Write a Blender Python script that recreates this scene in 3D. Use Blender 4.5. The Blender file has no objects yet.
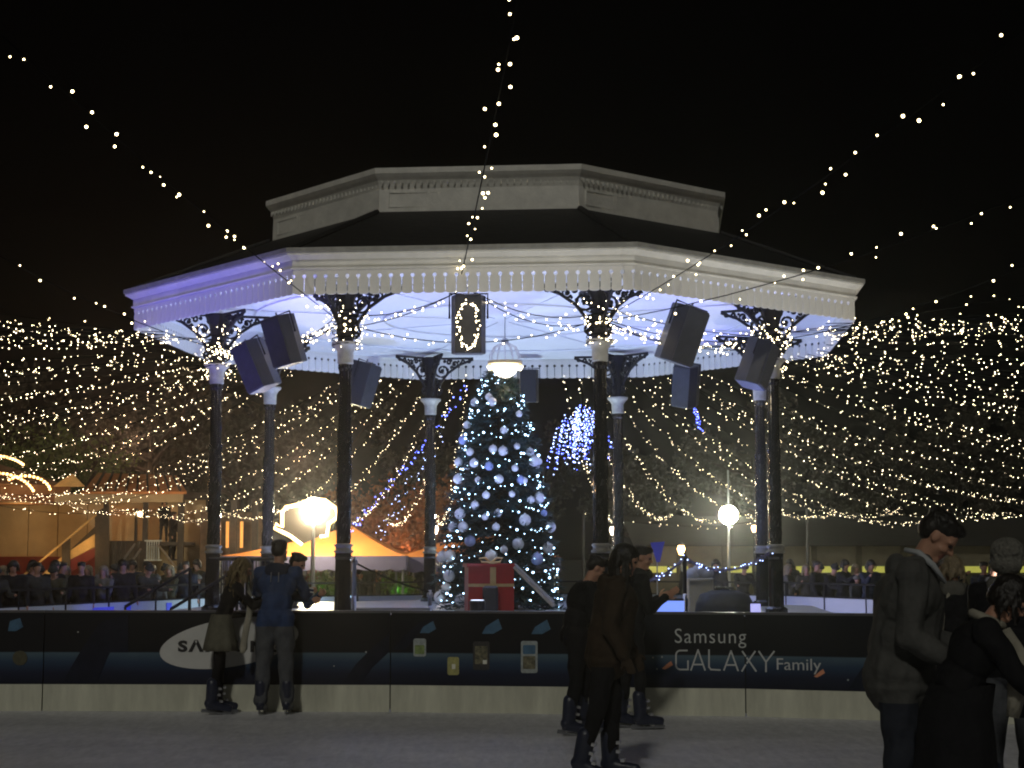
import bpy, bmesh, math, random
import numpy as np
from mathutils import Vector, Matrix, Euler, noise
R = math.radians
random.seed(7); np.random.seed(7)
S = bpy.context.scene
COL = S.collection

# ------------------------------------------------------------ camera, sky, light
FPX = 1680.0; PITCH = math.atan(171 / FPX); EYE = 1.67
cam = bpy.data.objects.new('camera', bpy.data.cameras.new('camera'))
COL.objects.link(cam)
cam.location = (0, 0, EYE); cam.rotation_euler = (math.pi / 2 + PITCH, 0, 0)
cam.data.sensor_width = 36; cam.data.lens = FPX / 1024 * 36
cam.data.clip_start = 0.1; cam.data.clip_end = 900
S.camera = cam

SUN_EL, SUN_ROT = R(34), R(188)          # weak warm light of the park behind the camera
w = bpy.data.worlds.new('World'); S.world = w; w.use_nodes = True
nt = w.node_tree; bg = nt.nodes['Background']
sky = nt.nodes.new('ShaderNodeTexSky'); sky.sky_type = 'NISHITA'; sky.sun_disc = False
sky.sun_elevation = R(-4); sky.sun_rotation = SUN_ROT
nt.links.new(sky.outputs[0], bg.inputs[0]); bg.inputs[1].default_value = 0.02
sun = bpy.data.objects.new('sun', bpy.data.lights.new('sun', 'SUN')); COL.objects.link(sun)
sun.data.energy = 0.45; sun.data.angle = R(4); sun.data.color = (1, .97, .86)
d = Vector((math.sin(R(188)) * math.cos(SUN_EL), math.cos(R(188)) * math.cos(SUN_EL), math.sin(SUN_EL)))
sun.rotation_euler = d.to_track_quat('Z', 'Y').to_euler()
S.view_settings.view_transform = 'Standard'; S.view_settings.look = 'None'
S.view_settings.exposure = 0; S.view_settings.gamma = 1
S.render.engine = 'CYCLES'
S.cycles.use_denoising = True; S.cycles.filter_width = 2.0
S.cycles.max_bounces = 5; S.cycles.sample_clamp_indirect = 2.0

def at(px, py, Y):
    u = (px - 512) / FPX; v = (384 - py) / FPX
    dy = math.cos(PITCH) - v * math.sin(PITCH); dz = v * math.cos(PITCH) + math.sin(PITCH)
    s = Y / dy
    return Vector((u * s, Y, EYE + dz * s))

# ------------------------------------------------------------ materials
MATS = {}
def mat(name, col, rough=.6, metal=0, var=.15, scale=6, bump=0, bscale=40, emit=None, estr=0, coat=0, trans=0, spec=.5, stretch=None):
    if name in MATS: return MATS[name]
    m = bpy.data.materials.new(name); m.use_nodes = True; MATS[name] = m
    n = m.node_tree; b = n.nodes['Principled BSDF']
    b.inputs['Roughness'].default_value = rough; b.inputs['Metallic'].default_value = metal
    b.inputs['Specular IOR Level'].default_value = spec
    if coat: b.inputs['Coat Weight'].default_value = coat
    if trans: b.inputs['Transmission Weight'].default_value = trans
    if emit:
        b.inputs['Emission Color'].default_value = (*emit, 1); b.inputs['Emission Strength'].default_value = estr
        if estr < 25: m.cycles.emission_sampling = 'NONE'
    tc = n.nodes.new('ShaderNodeTexCoord'); mp = n.nodes.new('ShaderNodeMapping')
    n.links.new(tc.outputs['Object'], mp.inputs[0])
    if stretch: mp.inputs['Scale'].default_value = stretch
    if var:
        nz = n.nodes.new('ShaderNodeTexNoise'); nz.inputs['Scale'].default_value = scale
        nz.inputs['Detail'].default_value = 6; nz.inputs['Roughness'].default_value = .65
        n.links.new(mp.outputs[0], nz.inputs['Vector'])
        r = n.nodes.new('ShaderNodeValToRGB')
        r.color_ramp.elements[0].position = .3; r.color_ramp.elements[1].position = .7
        r.color_ramp.elements[0].color = (*[c * (1 - var) for c in col], 1)
        r.color_ramp.elements[1].color = (*[min(1, c * (1 + var)) for c in col], 1)
        n.links.new(nz.outputs['Fac'], r.inputs[0]); n.links.new(r.outputs[0], b.inputs['Base Color'])
    else:
        b.inputs['Base Color'].default_value = (*col, 1)
    if bump:
        n2 = n.nodes.new('ShaderNodeTexNoise'); n2.inputs['Scale'].default_value = bscale; n2.inputs['Detail'].default_value = 4
        bp = n.nodes.new('ShaderNodeBump'); bp.inputs['Strength'].default_value = bump; bp.inputs['Distance'].default_value = .02
        n.links.new(mp.outputs[0], n2.inputs['Vector']); n.links.new(n2.outputs['Fac'], bp.inputs['Height'])
        n.links.new(bp.outputs[0], b.inputs['Normal'])
    return m

M = dict(
    white=mat('white_paint', (.78, .76, .70), .5, var=.10, scale=3, bump=.15, bscale=18),
    whiteb=mat('valance_paint', (.78, .76, .71), .5, var=.10, scale=4),
    ceil=mat('ceiling_paint', (.78, .79, .80), .6, var=.05, scale=1.2),
    slate=mat('roof_slate', (.010, .010, .011), .7, var=.3, scale=5, bump=.5, bscale=9),
    iron=mat('black_iron', (.007, .007, .010), .55, metal=0, var=.3, scale=15, spec=.3),
    wrap=mat('glossy_column_wrap', (.010, .010, .013), .16, var=.4, scale=9, bump=.9, bscale=14, coat=1, stretch=(1, 1, .25)),
    stone=mat('capital_paint', (.42, .40, .33), .5, var=.2, scale=10),
    deck=mat('platform_floor', (.5, .52, .55), .35, var=.12, scale=2),
    brick=mat('platform_brick', (.16, .09, .06), .8, var=.3, scale=8),
    cable=mat('dark_cable', (.004, .005, .004), .9, var=0, spec=.03),
    bulb=mat('warm_bulb', (1, .9, .7), .5, var=0, emit=(1, .82, .52), estr=14),
    bulb2=mat('pale_bulb', (1, 1, .9), .5, var=0, emit=(1, .80, .42), estr=12),
    ledw=mat('cold_led', (.7, .85, 1), .5, var=0, emit=(.45, .72, 1), estr=9),
    ledb=mat('blue_led', (.2, .3, 1), .5, var=0, emit=(.10, .14, 1), estr=12),
    ledbw=mat('blue_white_led', (.5, .6, 1), .5, var=0, emit=(.40, .52, 1), estr=9),
    kick=mat('white_kickboard', (.60, .60, .49), .45, var=.24, scale=1.6, bump=.25, bscale=7, spec=.3, stretch=(2.2, 1, .45)),  # vertical mottling: scuffs, and faint shadow patches put into the colour
    kickfar=mat('far_kickboard', (.36, .40, .44), .5, var=.05, scale=1),
    rail=mat('barrier_cap_rail', (.10, .10, .105), .35, var=.2),
    black=mat('black_plastic', (.014, .015, .02), .45, var=.2, bump=.2, bscale=60),
    grille=mat('speaker_grille', (.03, .032, .04), .55, metal=.3, var=.2, bump=.4, bscale=160),
    steel=mat('grey_steel', (.32, .33, .35), .3, metal=.8, var=.15),
    chrome=mat('bright_steel', (.6, .6, .6), .15, metal=1, var=.1),
    wood=mat('dark_timber', (.05, .035, .025), .7, var=.3, scale=9),
    ochre=mat('lit_boards', (.62, .38, .14), .7, var=.15, scale=5),
    cream=mat('cream_cloth_wall', (.42, .31, .18), .8, var=.12, scale=1.5),
    red=mat('red_plinth', (.16, .010, .008), .6, var=.15),
    tile=mat('orange_roof_tile', (.55, .22, .07), .6, var=.2, scale=5),
    bark=mat('bark', (.05, .035, .025), .9, var=.3, bump=.6),
    leafd=mat('dark_leaf', (.040, .036, .022), .8, var=.4, scale=1.2),
    leafg=mat('green_leaf', (.10, .13, .03), .7, var=.4, scale=1.2),
    leafr=mat('russet_leaf', (.22, .085, .035), .8, var=.5, scale=1.5),
    fir=mat('fir_needles', (.012, .040, .040), .6, var=.5, scale=5),
    bauble=mat('frosted_bauble', (.88, .88, .90), .35, var=.05, coat=.3),
    baublei=mat('icy_blue_bauble', (.35, .42, .75), .35, var=.05, coat=.3),
    ribbon=mat('gold_ribbon', (.55, .42, .2), .35, metal=.4, var=.15),
    gift=mat('red_wrapping', (.26, .010, .010), .45, var=.12),
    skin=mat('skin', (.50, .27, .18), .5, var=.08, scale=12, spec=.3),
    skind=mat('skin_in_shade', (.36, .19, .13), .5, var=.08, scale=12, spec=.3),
    eye=mat('eye', (.03, .02, .02), .15, var=0),
    boot=mat('skate_boot', (.022, .027, .05), .35, var=.2, bump=.2),
    lace=mat('boot_buckle', (.5, .5, .52), .3, metal=.6, var=0),
    tarp=mat('dark_cover_sheet', (.03, .035, .04), .6, var=.3, bump=.5, bscale=8),
    orange=mat('orange_canopy', (.80, .27, .06), .8, var=.08, scale=1.2),
    lav=mat('lavender_valance', (.10, .09, .17), .8, var=.08),
    pav=mat('pavilion_wall', (.11, .095, .06), .8, var=.2, scale=2),
    pavd=mat('pavilion_roof', (.028, .027, .023), .8, var=.25, scale=2),
    ylw=mat('lit_pane', (.5, .5, .1), .5, var=.12, scale=2, emit=(.34, .33, .06), estr=.8),
    olive=mat('pavilion_lower_wall', (.05, .045, .02), .8, var=.2),
    flagb=mat('blue_flag', (.06, .07, .55), .6, var=.08),
    bin=mat('pale_box', (.30, .29, .24), .6, var=.1),
)
def cloth(name, col, bump=.5): return mat(name, col, .85, var=.22, scale=9, bump=bump, bscale=22, spec=.2)
CL = dict(
    grey=cloth('charcoal_wool', (.08, .08, .076)), brown=cloth('brown_jacket', (.040, .027, .017)),
    blk=cloth('black_cloth', (.011, .011, .013)), navy=cloth('blue_jacket', (.030, .060, .150)),
    tro=cloth('grey_trousers', (.085, .09, .10)), jean=cloth('dark_denim', (.026, .030, .042)),
    skirt=cloth('grey_skirt', (.13, .125, .095)), cream=cloth('cream_scarf', (.33, .31, .25)),
    olive=cloth('olive_coat', (.05, .047, .03)), dgrey=cloth('dark_grey_coat', (.035, .036, .036)),
    lgrey=cloth('pale_grey_coat', (.12, .115, .10)), red=cloth('dull_red_coat', (.14, .02, .02)),
    blue=cloth('dark_blue_coat', (.014, .019, .034)), track=cloth('tracksuit_blue', (.05, .09, .18)),
    fur=mat('grey_fur', (.16, .155, .135), .95, var=.45, scale=28, bump=1, bscale=60),
    hairb=mat('dark_hair', (.012, .009, .007), .5, var=.4, scale=30, bump=.6, bscale=60, stretch=(1, 1, .15)),
    hairl=mat('wavy_light_brown_hair', (.16, .115, .05), .5, var=.5, scale=26, bump=.8, bscale=60, stretch=(1, 1, .2)),
    hairf=mat('blond_hair', (.22, .17, .10), .55, var=.35, scale=26, bump=.6, bscale=60),
)

# banner print: a flat printed design, dark above, a lighter blue stripe fading to navy below
def banner_mat():
    m = bpy.data.materials.new('banner_print'); m.use_nodes = True; n = m.node_tree; b = n.nodes['Principled BSDF']
    b.inputs['Roughness'].default_value = .6; b.inputs['Specular IOR Level'].default_value = .2
    tc = n.nodes.new('ShaderNodeTexCoord'); sp = n.nodes.new('ShaderNodeSeparateXYZ'); n.links.new(tc.outputs['Object'], sp.inputs[0])
    mr = n.nodes.new('ShaderNodeMapRange'); mr.inputs['From Min'].default_value = .28; mr.inputs['From Max'].default_value = 1.08
    n.links.new(sp.outputs['Z'], mr.inputs['Value'])
    r = n.nodes.new('ShaderNodeValToRGB'); e = r.color_ramp.elements; r.color_ramp.interpolation = 'LINEAR'
    e[0].position = 0; e[0].color = (.008, .010, .022, 1); e[1].position = 1; e[1].color = (.009, .012, .018, 1)
    for p, c in ((.16, (.012, .018, .045)), (.30, (.028, .058, .11)), (.425, (.085, .14, .18)), (.44, (.008, .009, .013)), (.7, (.008, .009, .013))):
        x = e.new(p); x.color = (*c, 1)
    n.links.new(mr.outputs[0], r.inputs[0])
    nz = n.nodes.new('ShaderNodeTexNoise'); nz.inputs['Scale'].default_value = .9; nz.inputs['Detail'].default_value = 5
    mx = n.nodes.new('ShaderNodeMix'); mx.data_type = 'RGBA'; mx.blend_type = 'MULTIPLY'; mx.inputs[0].default_value = .7
    n.links.new(tc.outputs['Object'], nz.inputs['Vector']); n.links.new(r.outputs[0], mx.inputs[6])
    r2 = n.nodes.new('ShaderNodeValToRGB'); r2.color_ramp.elements[0].position = .35; r2.color_ramp.elements[0].color = (.55, .55, .65, 1); r2.color_ramp.elements[1].position = .62
    n.links.new(nz.outputs[0], r2.inputs[0]); n.links.new(r2.outputs[0], mx.inputs[7]); n.links.new(mx.outputs[2], b.inputs['Base Color'])
    return m
M['banner'] = banner_mat()

def ice_mat():
    m = bpy.data.materials.new('scratched_ice'); m.use_nodes = True; n = m.node_tree; b = n.nodes['Principled BSDF']
    b.inputs['Specular IOR Level'].default_value = .35
    tc = n.nodes.new('ShaderNodeTexCoord'); last = None
    def noi(sc, st, det=5, rot=0):
        mp = n.nodes.new('ShaderNodeMapping'); mp.inputs['Scale'].default_value = st; mp.inputs['Rotation'].default_value = (0, 0, rot)
        z = n.nodes.new('ShaderNodeTexNoise'); z.inputs['Scale'].default_value = sc; z.inputs['Detail'].default_value = det; z.inputs['Roughness'].default_value = .7
        n.links.new(tc.outputs['Object'], mp.inputs[0]); n.links.new(mp.outputs[0], z.inputs['Vector']); return z
    a = noi(1.1, (.5, 1, 1)); c = noi(9, (1.2, .22, 1), 6, .25); f = noi(14, (1.1, .35, 1), 6, -.5)
    ad = n.nodes.new('ShaderNodeMath'); ad.operation = 'ADD'; n.links.new(a.outputs[0], ad.inputs[0]); n.links.new(c.outputs[0], ad.inputs[1])
    a2 = n.nodes.new('ShaderNodeMath'); a2.operation = 'ADD'; n.links.new(ad.outputs[0], a2.inputs[0]); n.links.new(f.outputs[0], a2.inputs[1])
    r = n.nodes.new('ShaderNodeValToRGB'); e = r.color_ramp.elements
    mr = n.nodes.new('ShaderNodeMapRange'); mr.inputs['From Max'].default_value = 3; n.links.new(a2.outputs[0], mr.inputs['Value'])
    e[0].position = .38; e[0].color = (.50, .51, .55, 1); e[1].position = .62; e[1].color = (.88, .88, .92, 1)
    n.links.new(mr.outputs[0], r.inputs[0]); n.links.new(r.outputs[0], b.inputs['Base Color'])
    rr = n.nodes.new('ShaderNodeMapRange'); rr.inputs['To Min'].default_value = .22; rr.inputs['To Max'].default_value = .7
    n.links.new(c.outputs[0], rr.inputs['Value']); n.links.new(rr.outputs[0], b.inputs['Roughness'])
    bp = n.nodes.new('ShaderNodeBump'); bp.inputs['Strength'].default_value = .7; bp.inputs['Distance'].default_value = .015
    n.links.new(a2.outputs[0], bp.inputs['Height']); n.links.new(bp.outputs[0], b.inputs['Normal'])
    return m
M['ice'] = ice_mat()

# ------------------------------------------------------------ mesh helpers
class MB:
    def __init__(s): s.v = []; s.f = []
    def add(s, vs, fs):
        o = len(s.v); s.v += [tuple(v) for v in vs]; s.f += [tuple(i + o for i in f) for f in fs]; return s
    def box(s, c, size, rot=None):
        x, y, z = [k / 2 for k in size]; mt = rot.to_matrix() if rot is not None else Matrix.Identity(3)
        vs = [Vector(c) + mt @ Vector((a * x, b * y, e * z)) for a in (-1, 1) for b in (-1, 1) for e in (-1, 1)]
        return s.add(vs, [(0, 1, 3, 2), (4, 6, 7, 5), (0, 4, 5, 1), (2, 3, 7, 6), (0, 2, 6, 4), (1, 5, 7, 3)])
    def bar(s, a, b, wd, hd):
        a = Vector(a); b = Vector(b); q = (b - a).to_track_quat('X', 'Z')
        return s.box((a + b) / 2, ((b - a).length, wd, hd), q.to_euler())
    def tube(s, pts, r, n=6, caps=True):
        pts = [Vector(p) for p in pts]; rs = r if isinstance(r, (list, tuple)) else [r] * len(pts)
        vs = []; fs = []; up = None
        for i, p in enumerate(pts):
            t = (pts[min(i + 1, len(pts) - 1)] - pts[max(i - 1, 0)])
            t = t.normalized() if t.length > 1e-9 else Vector((0, 0, 1))
            if up is None:
                up = Vector((0, 0, 1)) if abs(t.z) < .9 else Vector((1, 0, 0))
            a = t.cross(up); a = a.normalized() if a.length > 1e-6 else Vector((1, 0, 0)); b = t.cross(a).normalized(); up = -b if False else up
            for k in range(n):
                an = 2 * math.pi * k / n
                vs.append(p + a * math.cos(an) * rs[i] + b * math.sin(an) * rs[i])
        for i in range(len(pts) - 1):
            for k in range(n):
                k2 = (k + 1) % n
                fs.append((i * n + k, i * n + k2, (i + 1) * n + k2, (i + 1) * n + k))
        if caps:
            fs.append(tuple(reversed(range(n)))); fs.append(tuple((len(pts) - 1) * n + k for k in range(n)))
        return s.add(vs, fs)
    def lathe(s, prof, n=16, c=(0, 0, 0), off=0, flute=0, caps=True):
        vs = []; fs = []
        for r, z in prof:
            for k in range(n):
                a = 2 * math.pi * k / n + off; rr = r * (1 - (flute if k % 2 else 0))
                vs.append((c[0] + rr * math.sin(a), c[1] - rr * math.cos(a), c[2] + z))
        for i in range(len(prof) - 1):
            for k in range(n):
                k2 = (k + 1) % n; fs.append((i * n + k, i * n + k2, (i + 1) * n + k2, (i + 1) * n + k))
        if caps:
            fs.append(tuple(reversed(range(n)))); fs.append(tuple((len(prof) - 1) * n + k for k in range(n)))
        return s.add(vs, fs)
    def ell(s, c, rad, rot=None, nu=14, nv=9):
        mt = rot.to_matrix() if rot is not None else Matrix.Identity(3); c = Vector(c)
        vs = [c + mt @ Vector((0, 0, -rad[2]))]; fs = []
        for i in range(1, nv):
            ph = -math.pi / 2 + math.pi * i / nv
            for k in range(nu):
                a = 2 * math.pi * k / nu
                vs.append(c + mt @ Vector((rad[0] * math.cos(ph) * math.cos(a), rad[1] * math.cos(ph) * math.sin(a), rad[2] * math.sin(ph))))
        vs.append(c + mt @ Vector((0, 0, rad[2]))); L = len(vs) - 1
        for k in range(nu):
            k2 = (k + 1) % nu
            fs.append((0, 1 + k2, 1 + k)); fs.append((L, L - nu + k, L - nu + k2))
            for i in range(nv - 2):
                a = 1 + i * nu; fs.append((a + k, a + k2, a + nu + k2, a + nu + k))
        return s.add(vs, fs)
    def caps(s, a, b, ra, rb, n=12):
        a = Vector(a); b = Vector(b)
        s.ell(a, (ra,) * 3, nu=n, nv=8); s.ell(b, (rb,) * 3, nu=n, nv=8)
        return s.tube([a, b], [ra, rb], n)
    def ico(s, c, r):
        t = (1 + 5 ** .5) / 2; k = r / math.sqrt(1 + t * t)
        vs = [(-1, t, 0), (1, t, 0), (-1, -t, 0), (1, -t, 0), (0, -1, t), (0, 1, t), (0, -1, -t), (0, 1, -t), (t, 0, -1), (t, 0, 1), (-t, 0, -1), (-t, 0, 1)]
        return s.add([(c[0] + v[0] * k, c[1] + v[1] * k, c[2] + v[2] * k) for v in vs],
                     [(0, 11, 5), (0, 5, 1), (0, 1, 7), (0, 7, 10), (0, 10, 11), (1, 5, 9), (5, 11, 4), (11, 10, 2), (10, 7, 6), (7, 1, 8),
                      (3, 9, 4), (3, 4, 2), (3, 2, 6), (3, 6, 8), (3, 8, 9), (4, 9, 5), (2, 4, 11), (6, 2, 10), (8, 6, 7), (9, 8, 1)])
    def prism(s, outline, y0, y1, mt=None, org=(0, 0, 0)):
        """outline in x,z, extruded along y"""
        n = len(outline); vs = []
        for y in (y0, y1):
            for x, z in outline:
                p = Vector((x, y, z)); vs.append((mt @ p if mt else p) + Vector(org))
        fs = [tuple(range(n)), tuple(reversed(range(n, 2 * n)))] + [(i, i + n, (i + 1) % n + n, (i + 1) % n) for i in range(n)]
        return s.add(vs, fs)
    def mesh(s, name, m, smooth=False):
        me = bpy.data.meshes.new(name); me.from_pydata(s.v, [], s.f)
        bm = bmesh.new(); bm.from_mesh(me); bmesh.ops.recalc_face_normals(bm, faces=bm.faces); bm.to_mesh(me); bm.free()
        if m: me.materials.append(m)
        if smooth: me.polygons.foreach_set('use_smooth', [True] * len(me.polygons))
        me.update(); return me
    def build(s, name, m, parent=None, smooth=False, loc=None, rot=None):
        return put(name, s.mesh(name, m, smooth), parent, loc, rot)

def put(name, data, parent=None, loc=None, rot=None):
    o = bpy.data.objects.new(name, data); COL.objects.link(o)
    if parent: o.parent = parent
    if loc is not None: o.location = loc
    if rot is not None: o.rotation_euler = rot
    return o
def tag(o, label=None, cat=None, group=None, kind=None):
    if label: o['label'] = label
    if cat: o['category'] = cat
    if group: o['group'] = group
    if kind: o['kind'] = kind
    return o
def thing(name, label, cat, loc=(0, 0, 0), rz=0, group=None):
    return tag(put(name, None, None, loc, (0, 0, rz)), label, cat, group)
def copy_tree(o, parent=None):
    c = o.copy(); COL.objects.link(c); c.parent = parent
    for ch in list(o.children): copy_tree(ch, c)
    return c
def text_mesh(txt, wd, ht, m, depth=.004, offset=0, space=1.0):
    cu = bpy.data.curves.new('lettering', 'FONT'); cu.body = txt; cu.extrude = .01; cu.offset = offset; cu.space_character = space; cu.resolution_u = 4
    t = bpy.data.objects.new('lettering', cu); COL.objects.link(t)
    bpy.context.view_layer.update()
    me = bpy.data.meshes.new_from_object(t.evaluated_get(bpy.context.evaluated_depsgraph_get()))
    bpy.data.objects.remove(t)
    xs = [v.co.x for v in me.vertices]; ys = [v.co.y for v in me.vertices]
    x0, x1, y0, y1 = min(xs), max(xs), min(ys), max(ys)
    for v in me.vertices:                     # to x (right), z (up), y thin
        v.co = Vector(((v.co.x - x0) / (x1 - x0) * wd, -(v.co.z / .01) * depth / 2, (v.co.y - y0) / (y1 - y0) * ht))
    me.materials.clear(); me.materials.append(m); return me
def lamp(kind, loc, power, col, target=None, size=.1, spot=90, blend=.5):
    l = bpy.data.lights.new('lamp_light', kind); l.energy = power; l.color = col; l.shadow_soft_size = size
    o = put('lamp_light', l, None, loc)
    if kind == 'SPOT': l.spot_size = R(spot); l.spot_blend = blend
    if target is not None: o.rotation_euler = (Vector(loc) - Vector(target)).to_track_quat('Z', 'Y').to_euler()
    return o

# ------------------------------------------------------------ ground and ice
g = MB().add([(-400, -100, -.15), (400, -100, -.15), (400, 600, -.15), (-400, 600, -.15)], [(0, 1, 2, 3)]).build('ground', mat('park_ground', (.04, .04, .03), .9, var=.4, scale=.6))
g['kind'] = 'structure'
outer = [(-300, 22), (-120, 27), (20, 31.5), (110, 34.5), (200, 37.5), (430, 41), (620, 42), (785, 40), (865, 37), (960, 33), (1100, 28)]
def outer_y(px): return float(np.interp(px, [o_[0] for o_ in outer], [o_[1] for o_ in outer]))
OUT = [at(px, 555, Y) for px, Y in outer]
OUT = [(p.x, p.y) for p in OUT]
poly = [(-14, -8)] + [(-16, 15)] + OUT + [(15, 15), (14, -8)]
mb = MB(); n_ = len(poly)
mb.add([(x, y, 0) for x, y in poly] + [(x, y, -.15) for x, y in poly], [tuple(range(n_))] + [(i, (i + 1) % n_, (i + 1) % n_ + n_, i + n_) for i in range(n_)])
mb.build('ice_rink', M['ice'])['kind'] = 'structure'
# ------------------------------------------------------------ near barrier with banners
def gy(py): return EYE / ((py - 555) / FPX)
joints = [(-306, 711), (42, 711), (390, 712), (746, 716.5), (1100, 727), (1500, 742)]
J = []
for px, py in joints:
    p = at(px, py, 18); s = -EYE / (p.z - EYE); J.append(Vector((p.x * s, 18 * s, 0)))
barr = thing('rink_barrier', 'long dark advertising barrier with white kickboard at the near edge of the bandstand island', 'barrier')
HB = 1.09
def segframe(i):
    a, b = J[i], J[i + 1]; u = (b - a).normalized(); n = Vector((u.y, -u.x, 0)); return a, b, u, n
def hit(i, px, py):
    a, b, u, n = segframe(i); p = at(px, py, 10) - Vector((0, 0, EYE)); o = Vector((0, 0, EYE))
    t = (a - o).dot(n) / p.dot(n); q = o + p * t; return (q - a).dot(u), q.z
panels = []
for i in range(len(J) - 1):
    a, b, u, n = segframe(i); L = (b - a).length; ang = math.atan2(u.y, u.x)
    pn = MB().box((L / 2, .03, .667), (L - .012, .05, .764)).build('banner_panel', M['banner'], barr, loc=a, rot=(0, 0, ang)); panels.append((pn, L))
    MB().box((L / 2, .022, .143), (L - .014, .056, .284)).build('kick_board', M['kick'], barr, loc=a, rot=(0, 0, ang))
    MB().box((L / 2, .03, 1.062), (L - .004, .085, .026)).build('cap_rail', M['rail'], barr, loc=a, rot=(0, 0, ang))
    bm = MB()
    for k in range(4): bm.box((L * (k + .5) / 4, .25, .5), (.05, .4, 1.0))
    bm.build('rear_brace', M['rail'], barr, loc=a, rot=(0, 0, ang))
for i in range(1, len(J) - 1):
    MB().box((0, .05, .53), (.06, .03, 1.0)).build('joint_strip', mat('dark_joint', (.015, .015, .014), .7, var=.1, spec=.1), barr, loc=J[i], rot=(0, 0, math.atan2((J[i + 1] - J[i]).y, (J[i + 1] - J[i]).x)))
# prints on the banners (flat plates a few mm proud of the panel)
def pr(i, pts, m, name, y=-.002, parent=None):
    q = [hit(i, *p) for p in pts]; o = MB().prism(q, y - .002, y + .006).build(name, m, parent or panels[i][0]); return o
ovm = mat('logo_oval_white', (.62, .62, .60), .5, var=.06); ltm = mat('banner_lettering', (.60, .62, .62), .5, var=0); blkm = mat('logo_letter_black', (.012, .012, .014), .5, var=0)
c0 = (229, 643); rx, ry, tl = 70, 24, R(9)
q = []
for k in range(48):
    a = 2 * math.pi * k / 48; x = rx * math.cos(a); y = ry * math.sin(a)
    q.append((c0[0] + x * math.cos(tl) + y * math.sin(tl), c0[1] - x * math.sin(tl) + y * math.cos(tl)))
oval = pr(1, q, ovm, 'oval_logo')
def words(i, txt, px0, py_base, px1, py_top, m, off=0, sp=1.0, parent=None, y=-.0065):
    x0, z0 = hit(i, px0, py_base); x1, z1 = hit(i, px1, py_top)
    me = text_mesh(txt, x1 - x0, z1 - z0, m, offset=off, space=sp)
    return put('lettering', me, parent or panels[i][0], (x0, y, z0))
words(1, 'S\u039bMSUNG', 178, 652, 282, 640, blkm, off=.045, sp=1.2, parent=oval, y=-.008)
words(2, 'Samsung', 675, 647.5, 746, 629, ltm, off=-.006, sp=1.12, y=-.0045)
# GALAXY in thin strokes
def strokes(i, segs, wpx, m, name):
    b = MB()
    for (x0, y0, x1, y1) in segs:
        A = Vector((*hit(i, x0, y0),)); B = Vector((*hit(i, x1, y1),)); dd = (B - A).normalized(); nn = Vector((-dd.y, dd.x)) * wpx * .0053; A = A - dd * wpx * .004; B = B + dd * wpx * .004
        b.prism([tuple(A - nn), tuple(B - nn), tuple(B + nn), tuple(A + nn)], -.0045, .003)
    return b.build(name, m, panels[i][0])
def arc(cx, cy, rx, ry, a0, a1, n=10):
    p = [(cx + rx * math.cos(R(a0 + (a1 - a0) * k / n)), cy - ry * math.sin(R(a0 + (a1 - a0) * k / n))) for k in range(n + 1)]
    return [(*p[k], *p[k + 1]) for k in range(n)]
G = [(687, 650.5, 680, 650.5), (688, 661, 688, 669.5), (688, 669.5, 681, 669.5), (676, 655, 676, 665)] + arc(680.5, 655, 4.5, 4.5, 90, 180, 5) + arc(680.5, 665, 4.5, 4.5, 180, 270, 5)
A1 = [(691, 670, 698, 650), (698, 650, 705, 670), (693.6, 664.5, 702.4, 664.5)]
Lt = [(709, 650, 709, 667), (709, 667, 711, 669.5), (711, 669.5, 720, 670)]
A2 = [(724, 670, 731, 651), (731, 651, 738, 670.5), (726.4, 665, 735.8, 665)]
X = [(741, 651, 753, 671), (754, 651, 742, 671)]
X = [(744, 651.5, 745.2, 653.2), (745.2, 669, 744, 671)]
strokes(2, G + A1 + Lt + A2, 1.5, ltm, 'galaxy_lettering')
strokes(2, [(742, 671, 745.5, 665)] + [(742.5, 651.5, 745.5, 656)], 1.5, ltm, 'galaxy_lettering')
strokes(3, [(747, 658, 756, 671), (747, 663, 755, 651.5), (759, 651.5, 766, 662), (774, 651.5, 766, 662), (766, 662, 766, 671.5)], 1.5, ltm, 'galaxy_lettering')
words(3, 'Family', 777, 673.5, 821, 659, ltm, off=-.002, y=-.0045)
# small prints and specks
scrn = mat('print_sky_blue', (.06, .15, .26), .5, var=.3, scale=9); grn = mat('print_green', (.22, .30, .10), .5, var=.4, scale=30)
pale = mat('print_pale', (.36, .40, .40), .5, var=.3, scale=22); orn = mat('print_orange', (.75, .30, .16), .5, var=.2); yel = mat('print_yellow', (.40, .38, .14), .5, var=.3, scale=25)
dkp = mat('print_dark', (.03, .028, .03), .5, var=.5, scale=25); photo = mat('print_picture', (.14, .13, .08), .5, var=.9, scale=20)
def rrect(x0, y0, x1, y1, r=2):
    o = []
    for cx, cy, a in ((x1 - r, y0 + r, 0), (x0 + r, y0 + r, 90), (x0 + r, y1 - r, 180), (x1 - r, y1 - r, 270)):
        for k in range(4): t = R(a + k * 30); o.append((cx + r * math.cos(t), cy - r * math.sin(t)))
    return o
for (x0, y0, x1, y1, m1, m2, sc) in ((413.5, 638.5, 426, 656.5, pale, grn, (415, 645, 424.5, 654)), (447.5, 657, 459, 675, yel, yel, (450, 661, 457, 671)),
                                     (473, 641.5, 489.5, 670, dkp, photo, (475, 646, 487.5, 664)), (521, 641, 537.5, 673, pale, photo, (523, 656, 535.5, 669))):
    p = pr(2, rrect(x0, y0, x1, y1), m1, 'phone_print')
    pr(2, rrect(*sc, 1), m2, 'screen_print', y=-.007, parent=p)
    if m1 is pale and x0 > 500: pr(2, rrect(523, 645, 535.5, 654, 1), scrn, 'screen_print', y=-.007, parent=p)
pr(2, [(452, 664), (455.5, 664), (455.5, 669), (452, 669)], mat('print_white', (.8, .8, .7), .5, var=0), 'highlight_print', y=-.008)
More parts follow.
